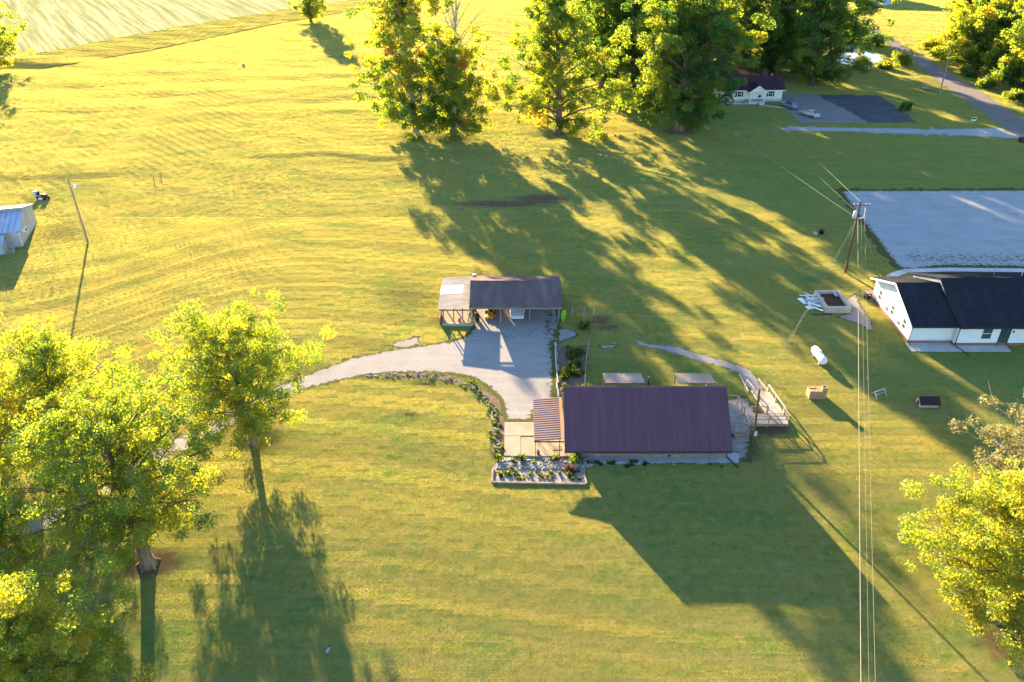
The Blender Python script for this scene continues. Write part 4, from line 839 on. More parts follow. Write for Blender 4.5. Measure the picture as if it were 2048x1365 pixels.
# ------------------------------------------------------------------ vehicles
def vehicle(name, label, cat, loc, rz, L, W, H, paint, kind='sedan', rack=False):
    """front points to local -y; origin on the ground at the middle"""
    c = thing(name, label, cat, loc, rz); hw = W / 2; hl = L / 2
    belt = H * (.60 if kind != 'jeep' else .55); zb = .26 if kind == 'sedan' else .34
    st = {'sedan': [(-1, .62, .62, .80), (-.93, .72, .72, .92), (-.55, .86, .94, 1), (-.30, 1.0, 1.0, 1), (.35, 1.02, 1.0, 1), (.70, 1.0, .98, 1), (.93, .95, .94, .96), (1, .80, .86, .86)],
          'suv': [(-1, .70, .74, .84), (-.92, .86, .86, .94), (-.55, .96, .96, 1), (-.35, 1.0, 1.0, 1), (.5, 1.03, 1.0, 1), (.9, 1.02, 1.0, .98), (1, .9, .9, .9)],
          'jeep': [(-1, .90, .9, .92), (-.95, .98, .98, .95), (-.4, 1.0, 1.0, 1), (.9, 1.0, 1.0, 1), (1, .98, .98, .98)]}[kind]
    secs = []
    for t, zk, _, wk in st:
        w_, zt, y = hw * wk, belt * zk, hl * t
        secs.append([(-w_ * .90, y, zb), (w_ * .90, y, zb), (w_, y, zb + .18), (w_, y, zt - .16), (w_ * .93, y, zt), (-w_ * .93, y, zt), (-w_, y, zt - .16), (-w_, y, zb + .18)])
    MB().loft(secs).build("body", M[paint], c, bevel=.035)
    cab = {'sedan': [(-.28, .0), (.02, 1), (.42, .97), (.78, .02)], 'suv': [(-.36, 0), (-.08, 1), (.78, .96), (.97, .05)], 'jeep': [(-.22, 0), (-.14, 1), (.95, 1), (.98, 0)]}[kind]
    secs = []; zt0 = belt - .02
    for t, k in cab:
        z = zt0 + (H - zt0) * k; y = hl * t; wt = hw * (.90 - .20 * k)
        secs.append((y, z, wt))
    ybz = [(hl * cab[0][0], zt0), (hl * cab[1][0], H), (hl * cab[2][0], H * .985), (hl * cab[3][0], zt0)]
    wb_, wt_ = hw * .88, hw * (.68 if kind != 'jeep' else .82)
    vs = [(-wb_, ybz[0][0], zt0), (wb_, ybz[0][0], zt0), (wb_, ybz[3][0], zt0), (-wb_, ybz[3][0], zt0), (-wt_, ybz[1][0], H), (wt_, ybz[1][0], H), (wt_, ybz[2][0], H * .985), (-wt_, ybz[2][0], H * .985)]
    MB().add(vs, [(4, 5, 6, 7), (0, 1, 5, 4), (1, 2, 6, 5), (2, 3, 7, 6), (3, 0, 4, 7)]).build("cabin", M[paint], c, bevel=.03)
    V = [Vector(q) for q in vs]
    def pane(nm, q, u0, u1, w0, w1, off):
        a, b, d, e = [V[i] for i in q]; P = lambda u, w: a.lerp(b, u).lerp(e.lerp(d, u), w); n_ = (b - a).cross(e - a).normalized() * off
        pts = [P(u0, w0) + n_, P(u1, w0) + n_, P(u1, w1) + n_, P(u0, w1) + n_]
        MB().add(pts + [p - n_ * .8 for p in pts], [(0, 1, 2, 3), (4, 7, 6, 5), (0, 4, 5, 1), (1, 5, 6, 2), (2, 6, 7, 3), (3, 7, 4, 0)]).build(nm, M['glass'], c)
    pane("windshield", (0, 1, 5, 4), .06, .94, .08, .94, .018); pane("rear_window", (2, 3, 7, 6), .08, .92, .12, .92, .018)
    for q in ((1, 2, 6, 5), (3, 0, 4, 7)):
        pane("side_window", q, .08, .48, .14, .88, .018); pane("side_window", q, .53, .90, .14, .88, .018)
    r = .33 if kind == 'sedan' else (.36 if kind == 'suv' else .40)
    for sx in (-1, 1):
        for y in (-hl * .62, hl * .60):
            w_ = MB().cyl((sx * (hw - .20), y, r), (sx * (hw + .01), y, r), r, 18).build("wheel", M['rubber'], c); MB().cyl((sx * (hw + .005), y, r), (sx * (hw + .022), y, r), r * .62, 14).build("rim", M['rim'], w_)
        zf_, zr_ = belt * st[0][1] - .12, belt * st[-1][1] - .10
        MB().box((sx * hw * .58, -hl * .985, zf_), (W * .19, .10, .15)).build("headlight", M['lamp_clear'], c); MB().box((sx * hw * .66, hl * .985, zr_), (W * .17, .08, .16)).build("taillight", M['lamp_red'], c)
        MB().box((sx * (hw + .09), -hl * .24, belt + .06), (.18, .09, .13)).build("mirror", M[paint], c)
    MB().box((0, -hl * .99, belt * st[0][1] - .16), (W * .36, .06, .16)).build("grille", M['black_metal'], c); MB().box((0, -hl - .02, zb + .16), (W * .86, .12, .16)).build("bumper", M[paint if kind != 'jeep' else 'black_metal'], c); MB().box((0, hl + .02, zb + .16), (W * .86, .10, .16)).build("bumper", M[paint if kind != 'jeep' else 'black_metal'], c)
    MB().box((0, hl + .075, zb + .30), (.42, .02, .16)).build("number_plate", M['sign_white'], c)
    if rack:
        for sx in (-1, 1): MB().beam((sx * wt_ * .86, ybz[1][0] + .1, H + .05), (sx * wt_ * .86, ybz[2][0], H + .04), .05, .05).build("roof_rail", M['black_metal'], c)
    return c
vehicle("parked_car", "white car parked nose out under the carport roof", "car", (.66, 88.9, 0.012), 0, 4.9, 1.88, 1.46, 'white_paint')
vehicle("parked_car", "dark blue grey car with roof rails parked nearest the cream cottage", "car", (63.6, 184.6, .012), math.radians(206), 4.4, 1.82, 1.62, 'blue_paint', 'suv', True)
vehicle("parked_car", "silver sedan parked in front of the blue grey car", "car", (66.2, 177.6, .012), math.radians(211), 4.8, 1.84, 1.46, 'silver_paint')
vehicle("parked_jeep", "boxy dark jeep on the concrete drive at the top edge", "car", (143.6, 334.6, .012), math.radians(100), 4.2, 1.85, 1.85, 'dark_paint', 'jeep')
fh = thing("unseen_house", "unseen house beyond the top edge behind the jeep, added for its shadow on the lawn", "house", (139.5, 353, 0), math.radians(-8))  # unseen house, added and raised to throw the shadow on the far lawn
MB().prism([(-5, 0), (5, 0), (5, 6), (0, 9.0), (-5, 6)], -11, 11, 'x').build("wall", M['white_lap'], fh); m = MB()
for s_ in (-1, 1): m.add([(-11.5, s_ * 5.6, 5.75), (11.5, s_ * 5.6, 5.75), (11.5, 0, 9.2), (-11.5, 0, 9.2), (-11.5, s_ * 5.6, 5.6), (11.5, s_ * 5.6, 5.6), (11.5, 0, 9.05), (-11.5, 0, 9.05)], [(0, 1, 2, 3), (7, 6, 5, 4), (0, 4, 5, 1), (1, 5, 6, 2), (3, 2, 6, 7), (0, 3, 7, 4)])
m.build("roof", M['shingle_brown'], fh)
# lawn tractor at the left building
lt = thing("lawn_tractor", "old dark riding mower with a box behind the pale metal building", "mower", (-79.4, 127.6, float(gz(-79.4, 127.6))), math.radians(70))
m = MB(); m.loft([[(-.28, y, z0), (.28, y, z0), (.28 * k, y, z1), (-.28 * k, y, z1)] for y, z0, z1, k in ((-1.0, .35, .75, .8), (-.9, .35, .9, .85), (-.2, .35, 1.0, .9))]); m.build("hood", M['black_metal'], lt, bevel=.03)
part("chassis", M['black_metal'], lt, ((-.3, -1.0, .28), (.3, .9, .42))); part("cutting_deck", M['white_trim'], lt, ((-.72, -.55, .15), (.72, .25, .34)), bevel=.04); s_ = part("seat", M['rubber'], lt, ((-.24, .3, .62), (.24, .75, .72))); part("backrest", M['rubber'], s_, ((-.24, .7, .72), (.24, .8, 1.08)))
part("fender", M['blue_grey'], lt, ((-.62, .25, .56), (.62, .95, .62))); part("box", M['blue_grey'], lt, ((-.4, .96, .5), (.4, 1.5, 1.25)), bevel=.03); MB().tube([(.16 * math.cos(a), .02 + .05 * math.sin(a), 1.02 + .15 * math.sin(a)) for a in np.linspace(0, 6.28, 13)], .018, 5, False).build("steering_wheel", M['rubber'], lt)
for sx in (-1, 1):
    for y, r in ((-.75, .2), (.6, .28)): MB().cyl((sx * .36, y, r), (sx * .58, y, r), r, 14).build("wheel", M['rubber'], lt)

# ------------------------------------------------------------------ the white house
wh = thing("farmhouse", "new white house with black shingle roof at the right edge", "house")
def gable_roof(nm, parent, mat, x0, x1, ye0, ze0, yr, zr, ye1, ze1, th=.16):
    m = MB()
    for (ya, za), (yb, zb) in (((ye0, ze0), (yr, zr)), ((ye1, ze1), (yr, zr))):
        m.add([(x0, ya, za), (x1, ya, za), (x1, yb, zb), (x0, yb, zb), (x0, ya, za - th), (x1, ya, za - th), (x1, yb, zb - th), (x0, yb, zb - th)], [(0, 1, 2, 3), (7, 6, 5, 4), (0, 4, 5, 1), (1, 5, 6, 2), (3, 2, 6, 7), (0, 3, 7, 4)])
    r = m.build(nm, M[mat], parent)
    part("fascia", M['black_metal'], r, ((x0, ye0 - .03, ze0 - th - .04), (x1, ye0 - .003, ze0 + .01)))
    MB().prism([(yr - .15, zr - .05), (yr, zr + .03), (yr + .15, zr - .05), (yr, zr + .004)], x0, x1, 'x').build("ridge_cap", M[mat], r); return r
gable_roof("wing_roof", wh, 'shingle_black', 46.65, 52.0, 79.95, 3.0, 86.2, 5.5, 92.75, 3.0)
gable_roof("main_roof", wh, 'shingle_black', 51.95, 78.0, 79.65, 3.04, 86.35, 6.05, 94.0, 3.0)
def gwall(nm, x0, x1, y0, y1, ze, yr, zr, mat='white_lap', zb=.35):
    return MB().prism([(y0, zb), (y1, zb), (y1, ze), (yr, zr), (y0, ze)], x0, x1, 'x').build(nm, M[mat], wh)
gwall("wing_wall", 47.35, 52.5, 81.15, 92.3, 2.86, 86.3, 5.22); gwall("main_wall", 52.45, 77.5, 80.6, 93.2, 2.9, 86.4, 5.7)
part("brick_base", M['brick_red'], wh, ((47.30, 81.10, 0), (52.44, 81.6, .36)), ((47.30, 81.6, 0), (47.7, 92.3, .36))); part("brick_base", M['brick_red'], wh, ((52.40, 80.55, 0), (77.4, 80.9, .36)))
m = MB()
for a, b in (((79.98, 2.86), (86.2, 5.36)), ((92.72, 2.86), (86.2, 5.36))): m.beam((46.66, a[0], a[1] - .06), (46.66, b[0], b[1] - .06), .04, .2)
m.build("rake_board", M['white_trim'], wh)
for y, zc in ((83.0, 1.55), (86.4, 1.55), (90.3, 1.55)):
    w_ = part("window", M['glass'], wh, ((47.325, y - .42, zc - .6), (47.345, y + .42, zc + .6)))
    part("frame", M['white_trim'], w_, ((47.30, y - .5, zc - .68), (47.348, y - .42, zc + .68)), ((47.30, y + .42, zc - .68), (47.348, y + .5, zc + .68)), ((47.30, y - .42, zc + .6), (47.348, y + .42, zc + .68)), ((47.30, y - .42, zc - .03), (47.348, y + .42, zc + .03))); part("sill", M['white_trim'], w_, ((47.24, y - .55, zc - .72), (47.348, y + .55, zc - .6)))
for y in (84.4, 88.0):
    u = part("meter_box", M['transformer'], wh, ((47.17, y - .16, .75), (47.348, y + .16, 1.25)), bevel=.02); MB().cyl((47.10, y, 1.05), (47.17, y, 1.05), .09, 10).build("meter", M['glass'], u)
w_ = part("window", M['glass'], wh, ((55.5, 80.575, .95), (56.6, 80.595, 2.35))); part("frame", M['white_trim'], w_, ((55.42, 80.55, .87), (55.5, 80.598, 2.43)), ((56.6, 80.55, .87), (56.68, 80.598, 2.43)), ((55.5, 80.55, 2.35), (56.6, 80.598, 2.43)), ((55.5, 80.55, 1.62), (56.6, 80.598, 1.68)), ((55.5, 80.55, .87), (56.6, 80.598, .95)))
d_ = part("door", M['glass'], wh, ((57.72, 80.56, .1), (58.68, 80.595, 2.25))); part("frame", M['black_metal'], d_, ((57.6, 80.54, .07), (57.72, 80.598, 2.35)), ((58.68, 80.54, .07), (58.8, 80.598, 2.35)), ((57.72, 80.54, 2.25), (58.68, 80.598, 2.35))); part("handle", M['chrome'], d_, ((58.55, 80.5, 1.05), (58.6, 80.56, 1.25)))
ls = part("wall_lamp", M['black_metal'], wh, ((59.05, 80.5, 1.75), (59.2, 80.598, 2.05))); part("lamp_glass", M['lamp_clear'], ls, ((59.07, 80.46, 1.80), (59.18, 80.498, 1.98)))
for x, y0, ex in ((47.25, 81.05, .55), (52.6, 80.5, .7), (61.0, 80.5, .5)):
    m = MB(); m.tube([(x, y0 - .9, 2.82), (x, y0 - .1, 2.45), (x, y0 - .06, .25), (x + ex * .1, y0 - .25, .12), (x + ex, y0 - 2.4, .09)], .05, 6); m.build("downspout", M['black_metal'], wh)
part("gutter", M['black_metal'], wh, ((46.65, 79.80, 2.84), (51.9, 79.915, 2.96))); part("gutter", M['black_metal'], wh, ((51.95, 79.50, 2.88), (77.9, 79.615, 3.0)))
MB().cyl((64.0, 89.6, 4.4), (64.0, 89.6, 5.35), .05, 8).build("vent_pipe", M['white_trim'], wh); MB().cyl((61.3, 90.8, 4.0), (61.3, 90.8, 5.5), .035, 8).build("vent_pipe", M['transformer'], wh)
part("threshold", M['concrete_new'], wh, ((49.8, 81.0, .36), (52.2, 81.09, .46)))
bn = thing("trash_bin", "black wheeled trash bin with a pink lid at the white house's far corner", "trash bin", (46.75, 92.3, 0), .15)
MB().box((0, 0, .47), (.55, .62, .84), taper=1.16).build("body", M['black_metal'], bn, bevel=.03); MB().box((0, -.02, .93), (.68, .78, .08), taper=.9).build("lid", M['pink_plastic'], bn, bevel=.02); MB().cyl((-.3, .38, .86), (.3, .38, .86), .025, 8).build("handle", M['black_metal'], bn); part("sticker", M['sign_white'], bn, ((-.12, -.355, .6), (.12, -.345, .7)))
for sx in (-.25, .25): MB().cyl((sx - .04, .3, .12), (sx + .04, .3, .12), .12, 12).build("wheel", M['rubber'], bn)
# block planter: single blocks
pl = thing("block_planter", "tan concrete block planter box filled with dark mulch left of the white house", "planter", (41.5, 90.7, 0), .01)
bx, by, bt = 1.62, 2.15, .30
for c_ in range(2):
    z0, z1 = c_ * .39 + .0, c_ * .39 + .38
    for sy in (-1, 1):
        n_ = 5; o_ = .0
        for i in range(n_):
            a, b = -bx + i * 2 * bx / n_, -bx + (i + 1) * 2 * bx / n_
            part("block", M['block'], pl, ((a + .006, sy * by - bt / 2, z0), (b - .006, sy * by + bt / 2, z1)), bevel=.012)
    for sx in (-1, 1):
        n_ = 6; L_ = by - bt / 2
        for i in range(n_):
            a, b = -L_ + i * 2 * L_ / n_, -L_ + (i + 1) * 2 * L_ / n_
            part("block", M['block'], pl, ((sx * bx - sx * bt / 2 - bt / 2, a + .006, z0), (sx * bx - sx * bt / 2 + bt / 2, b - .006, z1)), bevel=.012)
for i in range(4):
    part("cap_stone", M['block'], pl, ((-bx - .03 + i * (2 * bx + .06) / 4, -by - bt / 2 - .03, .775), (-bx - .03 + (i + 1) * (2 * bx + .06) / 4 - .01, -by + bt / 2 + .03, .84)), bevel=.01); part("cap_stone", M['block'], pl, ((-bx - .03 + i * (2 * bx + .06) / 4, by - bt / 2 - .03, .775), (-bx - .03 + (i + 1) * (2 * bx + .06) / 4 - .01, by + bt / 2 + .03, .84)), bevel=.01)
    for sx in (-1, 1): part("cap_stone", M['block'], pl, ((sx * (bx - bt / 2) - bt / 2 - .03, -by + bt / 2 + .035 + i * (2 * by - bt - .07) / 4, .775), (sx * (bx - bt / 2) + bt / 2 + .03, -by + bt / 2 + .035 + (i + 1) * (2 * by - bt - .07) / 4 - .01, .84)), bevel=.01)
part("mulch", M['mulch'], pl, ((-bx + bt, -by + bt / 2, .1), (bx - bt, by - bt / 2, .46)))
lc = thing("lawn_chair", "small blue grey chair left lying in the block planter", "chair", (42.4, 92.0, .47), .2)
MB().box((0, 0, .22), (.5, .62, .05), 0, .15).build("seat", M['blue_grey'], lc); MB().box((0, .42, .48), (.5, .05, .6), 0, -.35).build("backrest", M['blue_grey'], lc)
for sx in (-.22, .22):
    for sy in (-.28, .28): part("leg", M['chrome'], lc, ((sx - .02, sy - .02, 0), (sx + .02, sy + .02, .24)))
# scrap heap: loose pale boards and sheets
rs = random.Random(5)
for i in range(26):
    x, y = 39.15 + rs.gauss(0, .5), 90.9 + rs.gauss(0, .95); z = .05 + .022 * i; sheetlike = i < 8
    d_ = (rs.uniform(.45, .8), rs.uniform(1.1, 1.7), .03) if sheetlike else (rs.uniform(.09, .17), rs.uniform(1.3, 2.6), .06)
    o = MB().box((x, y, z + .06), d_, rs.uniform(.2, 1.1) + (1.2 if i % 4 == 0 else 0), rs.uniform(-.10, .10), rs.uniform(-.16, .16)).build("scrap_sheet" if sheetlike else "scrap_board", M[('white_trim', 'white_trim', 'transformer', 'wood_white')[i % 4]])
    tag(o, "flat pale sheet in the scrap heap left of the block planter" if sheetlike else "loose white board in the scrap heap left of the block planter", "scrap", "scrap heap sheets" if sheetlike else "scrap heap boards")
tag(MB().box((39.3, 88.0, .06), (2.6, .16, .08), .06).build("scrap_pipe", M['sign_dark']), "dark blue length of pipe lying below the scrap heap", "pipe")
# propane tank
tk = thing("propane_tank", "white propane tank lying on the lawn left of the white house", "tank", (35.35, 77.3, 0), math.radians(4))
prf = [(-1.62, .02), (-1.56, .22), (-1.42, .38), (-1.2, .46), (1.2, .46), (1.42, .38), (1.56, .22), (1.62, .02)]
MB().tube([(0, y, .72) for y, r in prf], [r for y, r in prf], 18).build("shell", M['tank_white'], tk, True)
MB().cyl((0, .1, 1.14), (0, .1, 1.34), .17, 14).build("valve_dome", M['tank_white'], tk); MB().cyl((.18, -.35, 1.1), (.18, -.35, 1.24), .04, 8).build("valve", M['chrome'], tk)
for y in (-.85, .85): part("foot", M['transformer'], tk, ((-.3, y - .07, 0), (.3, y + .07, .34)))
# brick grill
gr = thing("brick_grill", "old brick barbecue with a rusty top and short chimney on the lawn", "barbecue", (32.75, 70.15, 0), -.02)
rg = random.Random(9)
def bricks(x0, x1, y, z0, z1, axis='x'):
    h, w_ = .16, .34; z = z0; row = 0
    while z < z1 - .02:
        e = min(z + h - .012, z1); x = x0 - (w_ / 2 if row % 2 else 0)
        while x < x1 - .01:
            a, b = max(x, x0), min(x + w_ - .012, x1)
            if b - a > .05:
                dy = rg.uniform(-.008, .008)
                part("brick", M['brick'], gr, ((a, y - .07 + dy, z), (b, y + .07 + dy, e)) if axis == 'x' else ((y - .07 + dy, a, z), (y + .07 + dy, b, e)))
            x += w_
        z += h; row += 1
bricks(-.9, .9, -.45, 0, .95); bricks(-.37, .45, -.83, 0, .95, 'y'); bricks(-.37, .45, .83, 0, .95, 'y'); bricks(-.9, .9, .45, 0, .95)
part("core", M['trim_dark'], gr, ((-.75, -.37, 0), (.75, .37, .88)))
part("top_plate", M['rust'], gr, ((-.88, -.5, .955), (.36, .5, 1.0)))
for a, b in (((.38, -.48, .955), (.92, -.36, 1.42)), ((.38, .0, .955), (.92, .12, 1.42)), ((.38, -.357, .955), (.48, -.003, 1.42)), ((.82, -.357, .955), (.92, -.003, 1.42))): part("chimney_wall", M['brick'], gr, (a, b), bevel=.01)
part("grate", M['rust'], gr, ((-.85, .1, 1.003), (-.2, .45, 1.05)))
# sawhorse and dog house
sh = thing("sawhorse", "pale weathered sawhorse frame standing on the lawn", "sawhorse", (39.75, 70.0, 0), .25)
MB().beam((-.75, .3, .62), (.75, .55, .62), .09, .09).build("top_beam", M['wood_white'], sh); MB().beam((-.62, .2, .25), (.62, .45, .25), .06, .06).build("brace", M['wood_white'], sh)
for sx in (-.65, .65):
    for sy in (-1, 1): MB().beam((sx, .43 + sx * .16, .6), (sx * 1.05, .43 + sx * .16 + sy * .55, 0), .09, .06).build("leg", M['wood_white'], sh)
dg = thing("dog_house", "little white dog house with a dark shingle roof on the lawn", "dog house", (44.05, 68.65, 0), -.02)
MB().prism([(-.55, 0), (.55, 0), (.55, .62), (0, 1.02), (-.55, .62)], -.95, .95, 'x').build("wall", M['wood_white'], dg)
m = MB()
for s_ in (-1, 1): m.add([(-1.08, s_ * .78, .52), (1.08, s_ * .78, .52), (1.08, 0, 1.09), (-1.08, 0, 1.09), (-1.08, s_ * .78, .46), (1.08, s_ * .78, .46), (1.08, 0, 1.03), (-1.08, 0, 1.03)], [(0, 1, 2, 3), (7, 6, 5, 4), (0, 4, 5, 1), (1, 5, 6, 2), (3, 2, 6, 7), (0, 3, 7, 4)])
m.build("roof", M['shingle_maroon'], dg); MB().prism([(-.22, .03), (.22, .03), (.22, .4), (.1, .52), (-.1, .52), (-.22, .4)], -.965, -.952, 'x').build("doorway", M['trim_dark'], dg)
tag(MB().box((39.55, 73.5, .1), (.3, .2, .2), .5, 0, .2, .7).build("flag_marker", M['orange_plastic']), "tiny orange marker lying in the grass above the sawhorse", "marker")
# ball and black tub beyond the pole
tb = thing("garden_tub", "small round black tub standing on the lawn near the gravel lot", "tub", (47.6, 113.2, 0)); lathe(MB(), (0, 0, 0), [(.28, 0), (.42, .55), (.46, .55), (.46, .62), (.36, .62), (.25, .1)]).build("body", M['black_metal'], tb, True); lathe(MB(), (0, 0, .4), [(.01, .02), (.34, .02), (.34, .04)]).build("water", M['glass'], tb)
tag(MB().rock((46.6, 112.9, .22), .34, random.Random(3), .9).build("field_stone", M['block']), "pale yellow stone beside the black tub", "stone")
tag(MB().rock((*G2(487, 133), .3), .5, random.Random(4), .7).build("field_stone", M['rock']), "single pale stone far out in the upper left meadow", "stone")

# ------------------------------------------------------------------ the cream cottage
ct = thing("cottage", "small cream cottage with maroon roof and gabled portico at the top right", "house", (56.2, 193.4, 0), math.radians(2.5))
MB().prism([(-3.6, .55), (3.6, .55), (3.6, 2.85), (0, 4.85), (-3.6, 2.85)], -7.2, 7.2, 'x').build("wall", M['cream_lap'], ct); part("foundation", M['concrete_new'], ct, ((-7.25, -3.65, 0), (7.25, 3.65, .55)))
m = MB()
for s_ in (-1, 1): m.add([(-7.7, s_ * 4.15, 2.7), (7.7, s_ * 4.15, 2.7), (7.7, 0, 5.05), (-7.7, 0, 5.05), (-7.7, s_ * 4.15, 2.55), (7.7, s_ * 4.15, 2.55), (7.7, 0, 4.9), (-7.7, 0, 4.9)], [(0, 1, 2, 3), (7, 6, 5, 4), (0, 4, 5, 1), (1, 5, 6, 2), (3, 2, 6, 7), (0, 3, 7, 4)])
r_ = m.build("roof", M['shingle_maroon'], ct); part("eave_board", M['white_trim'], r_, ((-7.7, -4.18, 2.5), (7.7, -4.153, 2.69))); MB().cyl((5.6, .8, 4.3), (5.6, .8, 5.3), .08, 8).build("vent_pipe", M['white_trim'], r_)
po = MB(); 
for s_ in (-1, 1): po.add([(.6 + s_ * 2.1, -6.3, 2.75), (.6 + s_ * 2.1, -2.0, 2.75), (.6, -2.0, 4.2), (.6, -6.3, 4.2), (.6 + s_ * 2.1, -6.3, 2.62), (.6 + s_ * 2.1, -2.0, 2.62), (.6, -2.0, 4.07), (.6, -6.3, 4.07)], [(0, 1, 2, 3), (7, 6, 5, 4), (0, 4, 5, 1), (1, 5, 6, 2), (3, 2, 6, 7), (0, 3, 7, 4)])
po.build("portico_roof", M['shingle_maroon'], ct); MB().prism([(-1.15, 2.7), (2.35, 2.7), (.6, 3.95)], -6.1, -6.03, 'y').build("pediment", M['cream_lap'], ct)
m = MB()
for s_ in (-1, 1): m.beam((.6 + s_ * 2.12, -6.33, 2.66), (.6, -6.33, 4.14), .06, .2)
m.build("rake_board", M['white_trim'], ct)
for x in (-1.05, 2.25): part("column", M['white_trim'], ct, ((x - .1, -6.0, .6), (x + .1, -5.8, 2.68)))
part("porch_floor", M['concrete_new'], ct, ((-1.3, -6.15, 0), (2.5, -3.66, .6)));
for k in range(3): part("step", M['concrete_new'], ct, ((.9, -6.55 - k * .32, 0), (2.2, -6.16 - k * .32, .45 - k * .15)))
for x in (.75, 2.3): MB().tube([(x, -6.1, 1.45), (x, -7.1, .95), (x, -7.1, 0)], .03, 6).build("handrail", M['black_metal'], ct)
d_ = part("door", M['white_trim'], ct, ((.05, -3.66, .62), (1.0, -3.605, 2.65))); part("handle", M['chrome'], d_, ((.9, -3.70, 1.5), (.95, -3.66, 1.6))); MB().cyl((1.9, -3.8, 1.2), (1.9, -3.61, 1.2), .32, 12).build("wreath", M['mulch'], ct)
for x in (-5.6, -3.0, 4.4):
    w_ = part("window", M['glass'], ct, ((x - .45, -3.63, 1.15), (x + .45, -3.605, 2.35))); part("frame", M['white_trim'], w_, ((x - .53, -3.65, 1.07), (x - .45, -3.603, 2.43)), ((x + .45, -3.65, 1.07), (x + .53, -3.603, 2.43)), ((x - .45, -3.65, 2.35), (x + .45, -3.603, 2.43)), ((x - .45, -3.65, 1.07), (x + .45, -3.603, 1.15)), ((x - .45, -3.65, 1.72), (x + .45, -3.603, 1.78)))
    for s_ in (-1, 1): part("shutter", M['shingle_maroon'], ct, ((x + s_ * .72 - .17, -3.65, 1.1), (x + s_ * .72 + .17, -3.603, 2.4)))
part("side_stoop", M['concrete'], ct, ((-2.2, -6.0, 0), (-1.32, -5.0, .5)))

# ------------------------------------------------------------------ pale metal building at the left edge
lb = thing("metal_building", "pale metal workshop with steel roofs coloured white where sunlit, blue where shaded, cut off by the left edge", "shed", (-72.9, 108.5, 0), math.radians(15))
# local: x = 0 is the right gable wall, the building runs to -x; y = 0 near eave wall, y = 9.4 far wall
MB().prism([(0, 0), (9.4, 0), (9.4, 3.0), (4.6, 4.3), (4.6, 4.0), (0, 2.5)], -14, 0, 'x').build("wall", M['steel_wall'], lb)
def slab(nm, mat, x0, x1, a, b, th=.07):
    return MB().add([(x0, *a), (x1, *a), (x1, *b), (x0, *b), (x0, a[0], a[1] - th), (x1, a[0], a[1] - th), (x1, b[0], b[1] - th), (x0, b[0], b[1] - th)], [(0, 1, 2, 3), (7, 6, 5, 4), (0, 4, 5, 1), (1, 5, 6, 2), (2, 6, 7, 3), (3, 7, 4, 0)]).build(nm, M[mat], lb)
def seams(x0, x1, a, b, par, mat, step=.75):
    s_ = MB(); ribs_on_slope(s_, x0, x1, step, a, b, .07, .07); tag(s_.build("roof_seams", M[mat], par), kind="stuff")
q = slab("far_roof", 'white_sheet', -14.2, .25, (9.7, 3.02), (4.4, 4.5)); seams(-14, .1, (9.7, 3.04), (4.4, 4.52), q, 'white_sheet', 1.0)  # slope towards the sun, its brightness put in as a white colour
q = slab("near_roof", 'shaded_steel_roof', -14.2, .3, (-.35, 2.55), (4.55, 4.08)); seams(-14, .15, (-.35, 2.57), (4.55, 4.1), q, 'shaded_steel_roof')  # slope turned from the sun, its shade put in as a blue colour
q = slab("lean_to_roof", 'shaded_steel_roof', -14.2, -1.6, (-2.6, 1.75), (-.06, 2.42)); seams(-14, -1.7, (-2.6, 1.77), (-.06, 2.44), q, 'shaded_steel_roof')
part("lean_to_wall", M['steel_wall'], lb, ((-14, -2.3, 0), (-1.8, -.02, 1.70))); part("trim", M['trim_dark'], lb, ((-.02, -.42, 2.46), (.33, -.36, 2.56)))
ac = part("air_conditioner", M['white_trim'], lb, ((.01, 1.6, 1.6), (.55, 2.4, 2.15)), bevel=.02); part("vent_grille", M['black_metal'], ac, ((.552, 1.7, 1.68), (.565, 2.3, 2.07)))
an = MB(); an.tube([(-1.4, 1.0, 3.0), (-1.4, 1.0, 4.2)], .025, 6); an.beam((-1.9, 1.0, 4.0), (-.9, 1.0, 4.0), .03); an.beam((-1.7, 1.0, 3.7), (-1.1, 1.0, 3.7), .03); an.build("antenna", M['chrome'], lb)
part("downspout", M['white_trim'], lb, ((.01, .1, .1), (.09, .2, 2.45))); part("meter_box", M['transformer'], lb, ((.01, .9, .9), (.14, 1.2, 1.4)))
cr = thing("firewood_rack", "low wire crate standing at the lean-to corner of the metal workshop", "crate", (-73.4, 106.2, 0), math.radians(15))
for z in (.1, .4, .7):
    for a, b in (((-.5, -.3), (.5, -.3)), ((.5, -.3), (.5, .3)), ((.5, .3), (-.5, .3)), ((-.5, .3), (-.5, -.3))): MB().beam((*a, z), (*b, z), .04).build("wire", M['wood_white'], cr)
for x in (-.5, .5):
    for y in (-.3, .3): part("post", M['wood_white'], cr, ((x - .03, y - .03, 0), (x + .03, y + .03, .8)))

# ------------------------------------------------------------------ poles and wires
def pole(label, base, top_off, H, r, mat, name="utility_pole"):
    o = thing(name, label, "pole", base); MB().tube([(0, 0, -.3), (0, 0, 0), (top_off[0], top_off[1], H)], [r * 1.1, r * 1.05, r * .72], 10).build("shaft", M[mat], o, True); return o
p1 = pole("leaning brown pole with a small lamp in the left meadow", (-63.8, 109.9, 0), (-.1, 0), 10.1, .15, 'pole_pale', "light_pole")
m = MB(); m.tube([(-.05, 0, 8.9), (.5, -.05, 9.15)], .03, 6); m.build("lamp_arm", M['transformer'], p1); lathe(MB(), (.62, -.05, 8.65), [(.02, .5), (.16, .46), (.18, .3), (.27, .05), (.25, .0)]).build("lamp_head", M['white_trim'], p1, True)
p2 = pole("tall utility pole with crossarm and transformer right of the centre", (46.6, 100, 0), (-.25, 0), 10.5, .17, 'pole_wood')
MB().beam((-1.15, -.15, 9.95), (1.1, -.05, 10.0), .10, .12).build("crossarm", M['pole_wood'], p2)
